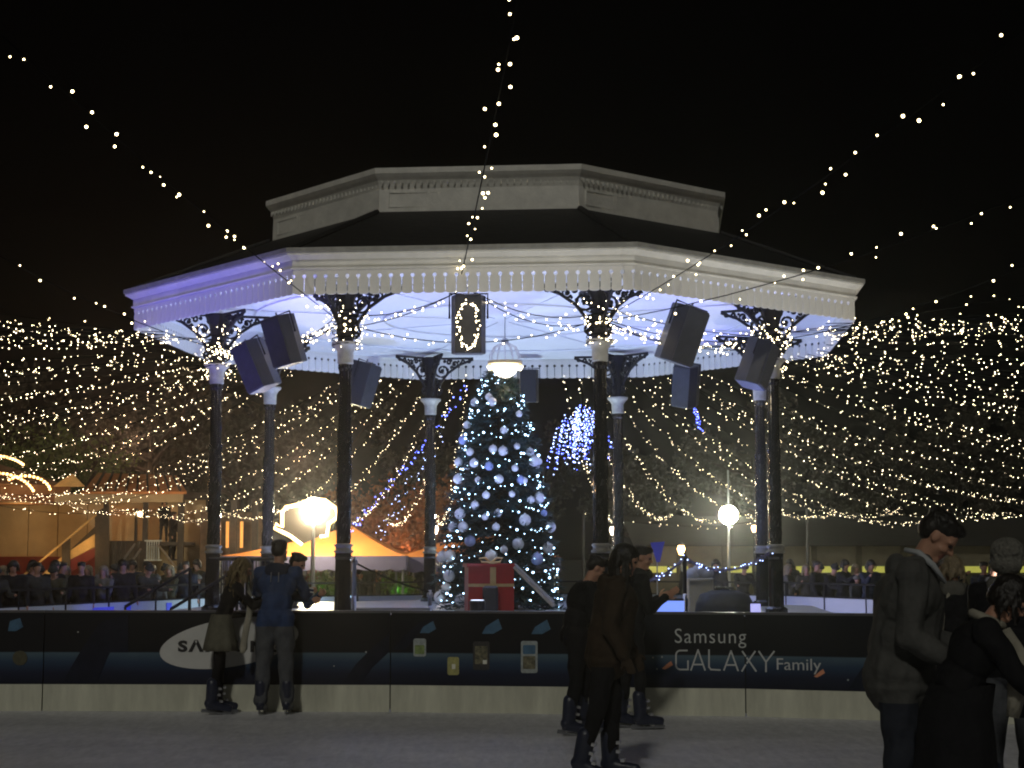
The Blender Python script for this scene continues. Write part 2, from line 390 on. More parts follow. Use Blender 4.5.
pr(2, [(483, 660), (487, 660), (487, 664), (483, 664)], mat('print_white', (.8, .8, .7), .5, var=0), 'highlight_print', y=-.008)
for cx, cy, s in ((428, 628, 1), (492, 627.5, 1.25), (541, 628, 1.2)):
    pr(2, [(cx - 8 * s, cy + 5 * s), (cx - 5 * s, cy - 1), (cx + 5 * s, cy - 7 * s), (cx + 8 * s, cy + 1 * s), (cx + 1 * s, cy + 5 * s)], scrn, 'card_print')
pr(0, [(8, 631), (10, 621), (20, 618), (23, 627), (16, 631)], scrn, 'card_print')
for (i, x, y) in ((3, 822, 673.5), (2, 670, 665.5)):
    pr(i, [(x - 8, y + 3), (x - 3, y - 1.5), (x + 1, y - 4.5), (x + 3, y - .5), (x - 1, y + 2), (x - 5, y + 4)], orn, 'flame_print')
for (i, x, y, s) in ((2, 653, 657.5, .8), (2, 662, 657, .9), (2, 657, 669, .7), (1, 334, 666, .6), (3, 848, 680, .8), (1, 366, 652, .8), (1, 78, 632, .6)):
    pr(i, [(x - s, y - s), (x + s, y - s), (x + s, y + s), (x - s, y + s)], pale, 'pale_speck')  # small pale specks on the banner
q = [(20 + 7.5 * math.cos(k * .52), 658 + 7.5 * math.sin(k * .52)) for k in range(12)]
pr(0, q, mat('print_gold', (.07, .065, .035), .5, var=.3, scale=20), 'round_badge_print')
dkb = mat('print_black', (.006, .007, .010), .45, var=.2); dkb2 = mat('print_deep_navy', (.009, .012, .026), .6, var=.3, spec=.15)
pr(1, [(62, 683), (80, 652), (100, 622), (128, 614), (128, 652), (110, 652), (96, 683)], dkb2, 'diagonal_print', y=0)
pr(1, [(343, 683), (356, 664), (372, 648), (389, 634), (389, 652), (372, 668), (362, 683)], dkb2, 'diagonal_print', y=0)
pr(2, [(392, 650), (404, 636), (420, 622), (440, 616), (420, 632), (405, 650)], dkb2, 'diagonal_print', y=0)
pr(3, [(848, 690), (862, 668), (880, 650), (892, 650), (880, 672), (872, 692)], dkb2, 'diagonal_print', y=0)

# ------------------------------------------------------------ bandstand
BC = (-.19, 31.0); PHI = R(-5.2); RB, RE, RP = 5.25, 6.76, 4.40
PZ = .69
bs = thing('bandstand', 'large white octagonal bandstand with dark slate roof lit pale blue from within', 'bandstand', (BC[0], BC[1], 0), PHI)
TA = [R(-22.5 + 45 * k) for k in range(8)]
def bl(t, r, z): return Vector((r * math.sin(t), -r * math.cos(t), z))   # local
bs_m = Matrix.Translation((BC[0], BC[1], 0)) @ Matrix.Rotation(PHI, 4, 'Z')
def bw(t, r, z): return bs_m @ bl(t, r, z)
def octo(prof, name, m, closed=True, parent=bs):
    b = MB(); n = len(prof); vs = [bl(t, r, z) for t in TA for r, z in prof]; fs = []
    for k in range(8):
        k2 = (k + 1) % 8
        for i in range(n if closed else n - 1):
            j = (i + 1) % n; fs.append((k * n + i, k2 * n + i, k2 * n + j, k * n + j))
    b.add(vs, fs); return b.build(name, m, parent)
# platform
octo([(0.01, .0), (6.15, .0), (6.15, .60), (0.01, .60)], 'platform_base', M['brick'])
octo([(0.01, .60), (6.3, .60), (6.3, PZ), (0.01, PZ)], 'platform_floor', M['deck'])
# fascia, cornice, gutter
octo([(6.66, 5.952), (6.72, 5.952), (6.72, 6.10), (6.66, 6.10)], 'fascia_board', M['white'])
octo([(6.722, 5.955), (6.75, 5.955), (6.755, 5.975), (6.722, 5.985)], 'fascia_moulding', M['white'])
octo([(6.60, 6.102), (6.74, 6.102), (6.80, 6.135), (6.84, 6.16), (6.86, 6.16), (6.86, 6.185), (6.60, 6.185)], 'cornice', M['white'])
octo([(6.60, 6.187), (6.86, 6.187), (6.89, 6.20), (6.89, 6.265), (6.60, 6.265)], 'gutter', mat('gutter_grey', (.27, .265, .235), .5, var=.2))
octo([(0.01, 6.02), (6.655, 6.0), (6.655, 6.06), (0.01, 6.08)], 'ceiling', M['ceil'])
rm = MB()
for rr, rd in ((4.55, .018), (2.2, .016)):
    rm.tube([bl(k * 2 * math.pi / 48, rr, 6.01 - .02) for k in range(49)], rd, 6, False)
rm.build('ceiling_moulding', M['ceil'], bs)
for k in range(8):
    t = TA[k]; MB().bar(bl(t, .3, 6.012), bl(t, 6.6, 5.99), .02, .014).build('ceiling_rib', M['ceil'], bs)
# roof
octo([(6.62, 6.267), (6.7, 6.267), (4.3, 7.28), (4.2, 7.28)], 'lower_roof', M['slate'])
for t in TA: MB().tube([bl(t, 6.72, 6.28), bl(t, 4.35, 7.27)], .05, 6).build('hip_ridge', M['slate'], bs)
octo([(4.12, 7.22), (4.30, 7.22), (4.29, 7.66), (4.31, 7.74), (4.34, 7.80), (4.39, 7.85), (4.43, 7.90), (4.43, 7.99), (4.3, 8.0), (4.0, 7.9)], 'roof_parapet', mat('parapet_paint', (.76, .75, .70), .55, var=.14, scale=3, bump=.3, bscale=14))
den = MB(); pm = MB()
for k in range(8):
    a = bl(TA[k], 4.31, 0); b = bl(TA[(k + 1) % 8], 4.24, 0); u = (b - a).normalized(); nn = Vector((u.y, -u.x, 0)); nn = nn if nn.dot(a) > 0 else -nn
    ang = math.atan2(u.y, u.x); L = (b - a).length
    for j in range(30):
        p = a + u * L * (j + .5) / 30
        den.box(p + Vector((0, 0, 7.775)), (.045, .05, .055), Euler((0, 0, ang)))
        den.tube([p + nn * .045 + Vector((0, 0, 7.77)), p + nn * .055 + Vector((0, 0, 7.70))], [.022, .010], 5)
    a2 = bl(TA[k], 4.30, 0); b2 = bl(TA[(k + 1) % 8], 4.30, 0); L2 = (b2 - a2).length; e = u * .14
    for s0, s1 in ((.05, .24), (.26, .74), (.76, .95)):
        for z in (7.36, 7.60): pm.bar(a2 + u * L2 * s0 + Vector((0, 0, z)), a2 + u * L2 * s1 + Vector((0, 0, z)), .03, .022)
        for s in (s0, s1): pm.box(a2 + u * L2 * s + Vector((0, 0, 7.48)), (.022, .03, .24), Euler((0, 0, ang)))
tag(den.build('dentil_course', MATS['parapet_paint'], bs), kind='stuff')
pm.build('panel_moulding', MATS['parapet_paint'], bs)
octo([(0.02, 8.35), (4.2, 7.86), (4.0, 7.84), (0.02, 8.3)], 'upper_roof', M['slate'])
# valance boards with keyhole tops and scalloped feet
NB = 31; side = 2 * 6.69 * math.sin(math.pi / 8); wv = side / NB; h = wv / 2
z0, z1 = 5.585, 5.95
ol = [(0, z0 - .012)]
for a in (25, 50, 75): ol.append(((h - .004) * math.sin(R(a)), z0 + .014 - .026 * math.cos(R(a))))
ol += [(h - .002, z0 + .03), (h - .007, z0 + .045), (h - .007, z1 - .130)]
for a in (-70, -35, 0, 35, 70): ol.append((h - .006 - .026 * math.cos(R(a)), z1 - .100 + .028 * math.sin(R(a))))
ol += [(h - .001, z1 - .069), (h - .001, z1)]
full = ol + [(-x, z) for x, z in reversed(ol) if x > 0]
vb = MB().prism(full, -.012, .012).mesh('valance_board', M['whiteb'])
for k in range(8):
    a = bl(TA[k], 6.69, 0); b = bl(TA[(k + 1) % 8], 6.69, 0); u = (b - a).normalized(); ang = math.atan2(u.y, u.x)
    for j in range(NB):
        put('valance_board', vb, bs, a + u * (j + .5) * wv, (0, 0, ang))
# scroll brackets (cast iron)
def scroll(c, r0, turns, start, n=26, sx=1):
    return [(c[0] + sx * r0 * (1 - .78 * k / n) * math.cos(start + turns * 2 * math.pi * k / n), 0, c[1] + r0 * (1 - .78 * k / n) * math.sin(start + turns * 2 * math.pi * k / n)) for k in range(n + 1)]
bk = MB()
bk.tube([(.0, 0, .86), (.92, 0, .86)], .026, 6)
bk.tube([(.10, 0, 0.02), (.13, 0, .14), (.22, 0, .34), (.38, 0, .55), (.62, 0, .72), (.92, 0, .84)], .030, 6)
for c, r0, tn, st, sx in (((.25, .60), .17, 1.4, 2.6, 1), ((.52, .74), .085, 1.3, 3.6, 1), ((.69, .79), .055, 1.2, 3.4, 1), ((.12, .78), .07, 1.2, -1.5, 1),
                          ((.12, .34), .09, 1.3, 1.2, 1), ((.17, .16), .075, 1.2, -1.5, 1), ((.40, .78), .06, 1.2, .3, 1), ((.83, .80), .035, 1.1, 3.2, 1)):
    bk.tube(scroll(c, r0, tn, st, sx=sx), .023, 5)
for x, z, r in ((.25, .60, .035), (.52, .74, .022), (.12, .34, .024), (.36, .62, .03), (.6, .80, .022), (.07, .52, .03), (.44, .66, .02), (.3, .80, .03)):
    bk.ell((x, 0, z), (r * 1.2, .025, r * 1.2), nu=8, nv=6)
bkm = bk.mesh('scroll_bracket', M['iron'], True)
bk2 = MB()   # lower s-shaped ears beside the column neck
bk2.tube(scroll((.15, .12), .085, 1.3, 2.5), .018, 5); bk2.tube(scroll((.15, .30), .07, 1.2, -2.4), .016, 5); bk2.ell((.1, 0, .21), (.04, .03, .06), nu=8, nv=6)
bkm2 = bk2.mesh('scroll_ear', M['iron'], True)
shaft = MB(); shaft.lathe([(.105, 1.80), (.10, 3.2), (.098, 4.55), (.115, 4.60), (.115, 4.66)], 24, flute=.12)
shm = shaft.mesh('column_shaft', M['wrap'])
wr_m = mat('crumpled_clear_wrap', (.06, .06, .065), .08, metal=.75, var=.5, scale=14, bump=1.0, bscale=26, stretch=(1, 1, .18), coat=1)
wv_, wf_ = [], []; rw = random.Random(9); amp_ = [rw.uniform(-.010, .012) for _ in range(28)]
for i in range(19):
    for k in range(28):
        a = 2 * math.pi * k / 28; rr = .112 + amp_[k] * .6 + .004 * math.sin(i * 1.3 + k * 2.1) + rw.uniform(-.004, .004); wv_.append((rr * math.sin(a), -rr * math.cos(a), 1.86 + 1.75 * i / 18))
for i in range(18):
    for k in range(28): wf_.append((i * 28 + k, i * 28 + (k + 1) % 28, (i + 1) * 28 + (k + 1) % 28, (i + 1) * 28 + k))
wrapm = MB().add(wv_, wf_).mesh('plastic_wrap', wr_m)
ped = MB().lathe([(.20, PZ + .002), (.20, PZ + .08), (.14, PZ + .12), (.128, 1.60), (.135, 1.64), (.135, 1.70)], 16, flute=.06).mesh('pedestal', M['wrap'])
colr = MB().lathe([(.12, 1.70), (.155, 1.71), (.155, 1.74), (.125, 1.75), (.125, 1.80), (.15, 1.81), (.15, 1.83), (.11, 1.85)], 20).mesh('collar_ring', mat('collar_paint', (.20, .19, .15), .45, var=.2, scale=10), True)
capm = MB().lathe([(.105, 4.662), (.13, 4.68), (.125, 4.70), (.13, 4.86), (.17, 4.93), (.21, 4.96), (.22, 4.985), (.22, 5.01)], 20).mesh('capital', M['stone'], True)
neck = MB().lathe([(.13, 5.012), (.12, 5.1), (.11, 5.5), (.15, 5.7), (.22, 5.86), (.22, 5.90)], 12).mesh('column_neck', M['iron'])
MB_ = None
for k in range(8):
    t = TA[k]; p = bl(t, RB, 0)
    c = put('column', None, bs, p, (0, 0, t))
    put('column_shaft', shm, c); put('plastic_wrap', wrapm, c); put('pedestal', ped, c); put('collar_ring', colr, c); put('capital', capm, c); put('column_neck', neck, c)
    for an in (22.5, 180 - 22.5, -90, 90):     # along both sides, inward and outward
        put('scroll_bracket', bkm, c, (0, 0, 5.02), (0, 0, R(an)))
        put('scroll_ear', bkm2, c, (0, 0, 5.02), (0, 0, R(an)))
# rails on the flank bays, with newel posts, and the steps
def bay_rail(k, s0=0.06, s1=.94):
    a = bl(TA[k], RB + .1, 0); b = bl(TA[(k + 1) % 8], RB + .1, 0)
    r = MB(); A = a.lerp(b, s0); B = a.lerp(b, s1)
    r.tube([A + Vector((0, 0, 1.60)), B + Vector((0, 0, 1.60))], .03, 8); r.tube([A + Vector((0, 0, .86)), B + Vector((0, 0, .86))], .02, 6)
    o = r.build('handrail', M['iron'], bs)
    for j in range(15):
        q = A.lerp(B, (j + .5) / 15); MB().tube([q + Vector((0, 0, .86)), q + Vector((0, 0, 1.59))], .012, 5).build('baluster', M['iron'], o)
bay_rail(7, .1, .62); bay_rail(6)
steps = MB()
st_o = thing('entrance_steps', 'low steps with sloping dark handrails at the left flank of the bandstand', 'steps', tuple(bw(R(-45), 6.0, 0)), PHI + R(-45))
for j in range(4):
    MB().box((0, -.45 - .3 * j, (.60 - .15 * j) / 2), (1.5, .30, .60 - .15 * j)).build('step', M['deck'], st_o)
for sx in (-.75, .75):
    r = MB().tube([(sx, 0, 1.45), (sx, -1.15, .85)], .026, 8); r.tube([(sx, -1.15, .85), (sx, -1.15, .0)], .022, 6); r.tube([(sx, 0, 1.45), (sx, 0, .7)], .03, 6)
    r.build('handrail', M['iron'], st_o)

# uplighters inside the bandstand: they wash the ceiling pale blue
UL = []
upl = None
for i, (t, r, pw, c) in enumerate(((R(0), 4.0, 640, (.44, .55, 1)), (R(90), 3.9, 640, (.34, .42, 1)), (R(180), 4.1, 700, (.62, .80, 1)), (R(-90), 3.9, 700, (.38, .48, 1)))):
    p = bw(t, r, PZ)
    if upl is None:
        upl = thing('stage_uplighter', 'small black uplighter', 'floodlight')
        MB().lathe([(.09, .05), (.12, .10), (.13, .24), (.11, .26)], 12).build('lamp_body', M['black'], upl)
        MB().lathe([(.105, .262), (.105, .266)], 12).build('lamp_lens', mat('lit_lens', (.8, .9, 1), .3, var=0, emit=(.7, .8, 1), estr=3), upl)
        MB().box((0, 0, .025), (.24, .2, .048)).build('foot', M['black'], upl); o = upl
    else: o = copy_tree(upl)
    o.location = p
    tag(o, ['small black uplighter on the platform in front of the christmas tree', 'small black uplighter on the platform at its right side', 'small black uplighter on the platform behind the christmas tree', 'small black uplighter on the platform at its left side'][i], 'floodlight', 'uplighters on the bandstand floor')
    lamp('SPOT', p + Vector((0, 0, .32)), pw, c, p + Vector((0, 0, 5)) , .1, 150, .35)
# blue and white lamps; the front two are unseen additions that brighten the eave
for i, (p, tg, pw, sz) in enumerate((((-9.0, 24.5, .05), (-5.2, 27.2, 5.9), 1900, 50), ((-4.55, 29.0, PZ), (-4.6, 28.6, 3), 25, 60), ((-3.0, 25.0, .05), (-4.2, 29, 5.9), 160, 50), ((8.2, 25.2, .05), (4.6, 26.6, 5.9), 700, 50), ((-1.5, 20.0, .05), (-1.0, 25.2, 5.9), 520, 60), ((4.2, 20.6, .05), (2.2, 25.2, 5.9), 520, 60))):
    o = copy_tree(upl); o.location = p
    tag(o, ['small black uplighter on the ground outside the left eave', 'small black uplighter at the foot of the leftmost column', 'small black uplighter on the ground by the front left column', 'small black uplighter on the ground outside the right eave', 'added unseen uplighter behind the barrier brightening the front eave, the left one', 'added unseen uplighter behind the barrier brightening the front eave, the right one'][i], 'floodlight', 'uplighters on the ground round the bandstand')
    lamp('SPOT', Vector(p) + Vector((0, 0, .32)), pw, (.22, .20, 1) if i < 3 else (1, .99, .95), tg, .1, sz, .8)

for i, (t, tg) in enumerate(((-60, (-3.2, 27.5, 6)), (70, (3.4, 28.3, 6)), (120, (3.2, 33, 6)))):
    p = bw(R(t), 4.5, PZ); o = copy_tree(upl); o.location = p
    tag(o, 'small black uplighter throwing a violet patch on the ceiling, %s one' % ('left', 'right', 'rear right')[i], 'floodlight', 'violet uplighters on the bandstand floor')
    lamp('SPOT', p + Vector((0, 0, .32)), 420, (.18, .14, 1), tg, .1, 42, .6)
# ------------------------------------------------------------ loudspeakers
def speaker_mesh():
    b = MB(); o = [(-.27, -.02), (-.20, -.26), (.20, -.26), (.27, -.02), (.22, .25), (-.22, .25)]
    vs = [(x, y, z) for z in (-.46, .46) for x, y in o]
    b.add(vs, [tuple(range(6)), tuple(range(11, 5, -1))] + [(i, (i + 1) % 6, (i + 1) % 6 + 6, i + 6) for i in range(6)])
    me = b.mesh('cabinet', M['black']); return me
spc = None
def speaker(px, py, Y, sc, yaw, tiltx, roll, label, lit=None):
    global spc
    loc = at(px, py, Y)
    if spc is None:
        spc = thing('loudspeaker', 'x', 'speaker')
        cab = put('cabinet', speaker_mesh(), spc)
        bv = cab.modifiers.new('bevel', 'BEVEL'); bv.width = .02; bv.segments = 2
        MB().box((0, -.268, 0), (.40, .018, .86)).build('grille', M['grille'], spc)
        MB().tube([(0, 0, .46), (0, 0, .54)], .018, 6).build('hanging_eye', M['steel'], spc)
        yk = MB(); yk.tube([(-.30, 0, .1), (-.30, 0, .49), (.30, 0, .49), (.30, 0, .1)], .018, 6); yk.build('yoke', M['iron'], spc)
        MB().lathe([(.11, .235), (.13, .262), (.07, .258)], 16, c=(0, 0, 0)).build('horn', M['black'], spc, rot=(R(90), 0, 0), loc=(0, 0, .0))
        o = spc
    else: o = copy_tree(spc)
    o.location = loc; o.rotation_euler = (tiltx, roll, yaw); o.scale = (sc,) * 3
    tag(o, label, 'speaker', 'loudspeakers hung under the bandstand roof'); return o
speaker(468.5, 325, 25.6, .98, 0, R(4), 0, 'dark loudspeaker facing the camera between the two front columns, draped with fairy lights')
speaker(256, 366, 27.0, .88, R(-35), R(12), R(-20), 'tilted dark loudspeaker hung just right of the leftmost column, the lower of the left pair')
speaker(284, 341, 26.0, .85, R(-30), R(12), R(-12), 'tilted dark loudspeaker hung left of the front left column, the upper of the left pair')
speaker(361, 384, 33.5, .95, R(60), R(14), R(6), 'dark loudspeaker hung behind the front left column')
speaker(682, 335, 26.5, 1.0, R(30), R(14), R(14), 'large dark loudspeaker tilted right of the front right column')
speaker(686, 385, 34.5, .95, R(-30), R(16), R(12), 'blue lit loudspeaker hanging far side below the large tilted loudspeaker')
speaker(757, 364, 27.6, .85, R(60), R(14), R(16), 'dark loudspeaker hung against the rightmost column')
speaker(529, 386, 36.3, .78, R(175), R(-5), 0, 'narrow dark loudspeaker hung at the back beside the chandelier')

# ------------------------------------------------------------ chandelier
ch = thing('chandelier', 'glass crown chandelier with glowing warm bowl above the christmas tree', 'chandelier', at(505, 363, 30.6))
MB().tube([(0, 0, .40), (0, 0, 4.2 - 2.75)], .012, 6).build('suspension_rod', M['steel'], ch)
MB().lathe([(.03, .36), (.07, .38), (.07, .43), (.02, .46)], 12).build('top_cap', M['steel'], ch)
gl = mat('pale_glass', (.9, .9, .9), .08, var=0, trans=.9)
for k in range(12):
    a = k * math.pi / 6
    MB().tube([(.05 * math.cos(a), .05 * math.sin(a), .37), (.20 * math.cos(a), .20 * math.sin(a), .30), (.28 * math.cos(a), .28 * math.sin(a), .14), (.29 * math.cos(a), .29 * math.sin(a), .0)], .010, 5).build('bead_strand', mat('crystal_beads', (.85, .85, .85), .2, var=.2, scale=40), ch)
MB().lathe([(.29, -.02), (.315, -.02), (.315, .03), (.29, .03)], 24).build('crown_band', M['ribbon'], ch)
bw_ = MB().lathe([(.27, -.03), (.255, -.10), (.19, -.20), (.10, -.26), (.02, -.28)], 20, flute=.08).build('glowing_bowl', mat('glowing_crystal', (1, .95, .8), .4, var=0, emit=(1, .92, .76), estr=2.2), ch, True)
cb = MB()
for k in range(16):
    a = k * math.pi / 8; cb.ico((.3 * math.cos(a), .3 * math.sin(a), -.07 - .03 * (k % 2)), .035)
tag(cb.build('candle_bulb', mat('candle_bulb_glow', (1, .9, .7), .4, var=0, emit=(1, .85, .55), estr=5), ch), kind='stuff')
lamp('POINT', at(505, 378, 30.6) + Vector((0, -.1, -.25)), 16, (1, .8, .5), size=.2)

# ------------------------------------------------------------ string lights
def strand(p0, p1, sag, spacing=.32, r=(.018, .034), m=None, spread=.10, label='', group=None, cable_r=.008, name='string_lights', cat='string lights', seed=None):
    rnd = random.Random(seed if seed is not None else hash((round(p0[0], 2), round(p1[0], 2), round(p1[1], 2))))
    p0 = Vector(p0); p1 = Vector(p1); L = (p1 - p0).length; n = max(8, int(L / 1.2))
    f = lambda s: p0.lerp(p1, s) - Vector((0, 0, 4 * sag * s * (1 - s)))
    o = thing(name, label, cat, p0, 0, group)
    MB().tube([f(k / n) - p0 for k in range(n + 1)], cable_r, 3, False).build('cable', M['cable'], o)
    b = MB(); s = .0
    while s < 1:
        q = f(s) - p0
        for _ in range(1 if rnd.random() < .6 else 2):
            dlt = Vector((rnd.uniform(-1, 1), rnd.uniform(-1, 1), rnd.uniform(-1.1, .8))) * spread
            b.ico(q + dlt, rnd.uniform(*r))
        s += spacing / L * rnd.uniform(.6, 1.4)
    tag(b.build('bulb', m or M['bulb'], o), kind='stuff')
    return o
def cap(k, dz=0): return bw(TA[k], RB + .15, 5.32 + dz)
# the five festoons that run forward over the camera
fr = [(cap(0), (0, 22, 15.5), .15, 'fairy lights rising steeply from the front left column to the top left corner'),
      (bw(0, 6.2, 5.85), (517, -4, 13.5), .1, 'fairy lights running from the middle of the eave straight up over the viewer'),
      (cap(1), (985, 42, 15.5), .22, 'fairy lights rising from the front right column to the top right corner'),
      (cap(1, -.05), (1010, 184, 22), .30, 'lower fairy lights running right from the front right column across the dark sky'),
      (cap(2), (1018, 258, 26), .22, 'sparse fairy lights leaving the rightmost column above the dense curtain'),
      (cap(7), (-10, 240, 26), .22, 'sparse fairy lights leaving the leftmost column above the dense curtain')]
for i, (p0, (u, v, Y), sg, lb) in enumerate(fr):
    e = at(u, v, Y); e = Vector(p0).lerp(e, 1.35)
    strand(p0, e, sg, .46 if i < 3 else .5, (.010, .021), M['bulb2'], .11 if i else .10, lb, 'long festoons running forward from the bandstand', .009, seed=40 + i)
def outer_h(a):
    a = abs(a)
    if a < 80: return 8.6
    if a < 150: return 8.6 + (3.15 - 8.6) * ((a - 80) / 70) ** .85
    return 3.15
az = []
a = 66.0
while a < 146: az.append(a); a += 1.35 if a < 84 else 1.8 if a < 104 else 2.4
while a < 178: az.append(a); a += 3.7
for sgn in (1, -1):
    for i, a in enumerate(az):
        if sgn == -1 and a > 172: continue
        t = R(sgn * a + random.uniform(-.4, .4)); ks = min(range(8), key=lambda k: abs((TA[k] - t + math.pi) % (2 * math.pi) - math.pi))
        kk = ks
        p0 = bw(TA[kk], RB + .2, 5.35).lerp(bw(t, 6.45, 5.55), .72) + Vector((0, 0, random.uniform(-.12, .12)))
        Ro = 31 + random.uniform(-.5, .5)
        p1 = Vector((BC[0], BC[1], 0)) + Vector((math.sin(t + PHI) * Ro, -math.cos(t + PHI) * Ro, outer_h(a) + (random.uniform(-.7, 2.0) * random.random() if a < 84 else random.uniform(-1, 1) * (.45 if a < 125 else .15))))
        sd_ = 'right' if sgn > 0 else 'left'; lb = (('warm fairy lights in the dense top band of the curtain %s of the bandstand' if a < 84 else 'warm fairy lights in the upper curtain of strings %s of the bandstand' if a < 108 else 'warm fairy lights in the lower curtain of strings %s of the bandstand') if a < 150 else 'warm fairy lights sagging away behind the bandstand to its %s') % sd_
        strand(p0, p1, (1.0 if a < 100 else 1.25) * random.uniform(.92, 1.08), .33, (.0045, .0105), M['bulb'], .065, lb, lb.replace('warm fairy lights in', 'fairy light strings in').replace('warm fairy lights sagging', 'fairy light strings sagging'), .007, seed=1000 + i * 2 + (sgn > 0))
for sgn in (1, -1):
    for i, (a, hh) in enumerate(((74, 11.0), (80, 9.9), (88, 10.4), (97, 9.2))):
        t = R(sgn * a); p1 = Vector((BC[0] + math.sin(t + PHI) * 31, BC[1] - math.cos(t + PHI) * 31, hh)); kk = 2 if sgn > 0 else 7
        strand(bw(TA[kk], RB + .3, 5.45), p1, .8, .62, (.006, .014), M['bulb2'], .10, 'sparse fairy lights above the dense curtain on the %s, %s one' % ('right' if sgn > 0 else 'left', ('topmost', 'third highest', 'second highest', 'lowest')[i]), 'sparse strings above the curtain', .006, seed=700 + i + 10 * (sgn > 0))
# level perimeter strings low at the rear
pst = []
for a in (105, 120, 135, 150, 165, 180, 195, 210, 225, 240, 255):
    t = R(a) + PHI; pst.append(Vector((BC[0] + math.sin(t) * 31, BC[1] - math.cos(t) * 31, outer_h(a if a <= 180 else 360 - a) + .1)))
for i in range(len(pst) - 1):
    if i in (5,): continue
    strand(pst[i], pst[i + 1], .55, .42, (.008, .015), M['bulb'], .10, 'low swag of fairy lights strung between two slim poles beyond the rink', 'perimeter swags of fairy lights', .008, seed=300 + i)
pole = None
for p in pst:
    if pole is None:
        pole = thing('lighting_pole', 'slim dark pole carrying the far ends of the fairy light strings', 'pole', (p.x, p.y, -.15), 0, 'slim poles round the rink')
        MB().lathe([(.06, 0), (.05, 1)], 8).build('pole_shaft', M['iron'], pole); MB().lathe([(.14, 0), (.14, .02)], 8).build('base_plate', M['iron'], pole); o = pole
    else: o = copy_tree(pole)
    o.location = (p.x, p.y, -.15)
    if o is not pole: pass
for i, o in enumerate(sorted([x for x in S.objects if x.name.startswith('lighting_pole')], key=lambda x: x.location.x / x.location.y)):
    o['label'] = 'slim dark pole carrying strings of lights beyond the rink, %s from the left' % ('first second third fourth fifth sixth seventh eighth ninth tenth eleventh'.split()[i])
    hgt = min(pst, key=lambda q: (q.x - o.location.x) ** 2 + (q.y - o.location.y) ** 2).z + .2
    for c in o.children:
        if c.name.startswith('pole_shaft'): c.scale = (1, 1, hgt)
# swags under the eaves between neighbouring capitals
for k, (lb) in ((7, 'left flank bay'), (0, 'front bay'), (1, 'right flank bay')):
    for j in range(5):
        a = cap(k, random.uniform(-.1, .18)); b = cap((k + 1) % 8, random.uniform(-.1, .18))
        if k == 0 and j < 2: b = bw(0, 5.6, 5.75)
        elif k == 0 and j < 4: a = bw(0, 5.6, 5.75)
        strand(a, b, .12 + .06 * j, .17, (.008, .015), M['bulb'], .07, 'short swag of fairy lights looped under the eaves in the %s' % lb, 'swags of fairy lights under the eaves, %s' % lb, .009, seed=500 + k * 10 + j)
# tangles of lights round the heads of the columns
nm = {0: 'front left', 1: 'front right', 2: 'rightmost', 7: 'leftmost'}
for k in (0, 1, 2, 7):
    o = thing('light_tangle', 'dense tangle of fairy lights round the head of the %s column' % nm[k], 'string lights', bw(TA[k], RB, 5.3), 0, 'tangles of lights round the column heads')
    b = MB(); cb_ = MB(); pts = []
    for j in range(70 if k in (0, 1) else 110):
        a = random.uniform(0, 6.283); z = random.uniform(-.42, .32) * (1 if k in (0, 1) else 1.25); rr = .17 + .35 * max(0, z + .2) + random.uniform(0, .10)
        p = Vector((rr * math.cos(a), rr * math.sin(a), z)); b.ico(p, random.uniform(.005, .011)); pts.append(p)
    pts.sort(key=lambda p: p.z)
    cb_.tube([Vector((.22 * math.cos(q * .7), .22 * math.sin(q * .7), -.4 + .7 * q / 60)) for q in range(61)], .009, 4)
    cb_.build('cable', M['cable'], o); tag(b.build('bulb', M['bulb'], o), kind='stuff')
o = thing('light_tangle', 'loop of fairy lights hanging over the face of the loudspeaker between the front columns', 'string lights', at(468, 325, 25.25))
b = MB(); loop = []
for k in range(60):
    s = k / 59; a = R(100 + 330 * s); loop.append(Vector((.15 * math.cos(a) - .0, random.uniform(-.015, .01), .36 * math.sin(a))))
    b.ico(loop[-1] + Vector((random.uniform(-.035, .035), -.03, random.uniform(-.03, .03))), random.uniform(.007, .014))
MB().tube(loop, .006, 3).build('cable', M['cable'], o); tag(b.build('bulb', M['bulb'], o), kind='stuff')
# strings of blue lights
strand(at(466, 388, 40), at(345, 536, 52), .1, .26, (.010, .020), M['ledb'], .10, 'diagonal string of blue lights sloping down to the orange tents left of the tree', 'blue strings behind the bandstand')
strand(at(440, 430, 46), at(378, 534, 52), .1, .20, (.007, .014), M['ledbw'], .20, 'second string of blue white lights sloping down beside the diagonal blue one', 'blue strings behind the bandstand')
strand(at(690, 392, 38), at(702, 432, 42), .05, .2, (.010, .018), M['ledb'], .05, 'short string of blue lights hanging below the blue lit loudspeaker', 'blue strings behind the bandstand')
# blue light bush hung behind the tree
bb = thing('light_sculpture', 'hanging sculpture of blue white lights behind the bandstand between tree and column', 'light sculpture', at(582, 440, 60))
wr = MB(); b1 = MB(); b2 = MB()
for k in range(64):
    a = random.uniform(0, 6.283); rr = random.uniform(.2, 1.25); L = random.uniform(.6, 1.7)
    top = Vector((rr * math.cos(a) * .75, rr * math.sin(a) * .75, 1.15 - .5 * rr * rr + random.uniform(-.1, .1))); bot = Vector((rr * math.cos(a) * 1.1, rr * math.sin(a), top.z - L - .3))
    wr.tube([(0, 0, 1.25), top, bot], .008, 3)
    for j in range(9):
        (b1 if random.random() < .6 else b2).ico(top.lerp(bot, j / 9) + Vector((random.uniform(-.04, .04),) * 3), random.uniform(.012, .030))
wr.tube([(0, 0, 1.25), (0, 0, 2.6)], .02, 5)
wr.build('wire_frame', M['cable'], bb); tag(b1.build('blue_white_bulb', M['ledbw'], bb), kind='stuff'); tag(b2.build('blue_bulb', M['ledb'], bb), kind='stuff')

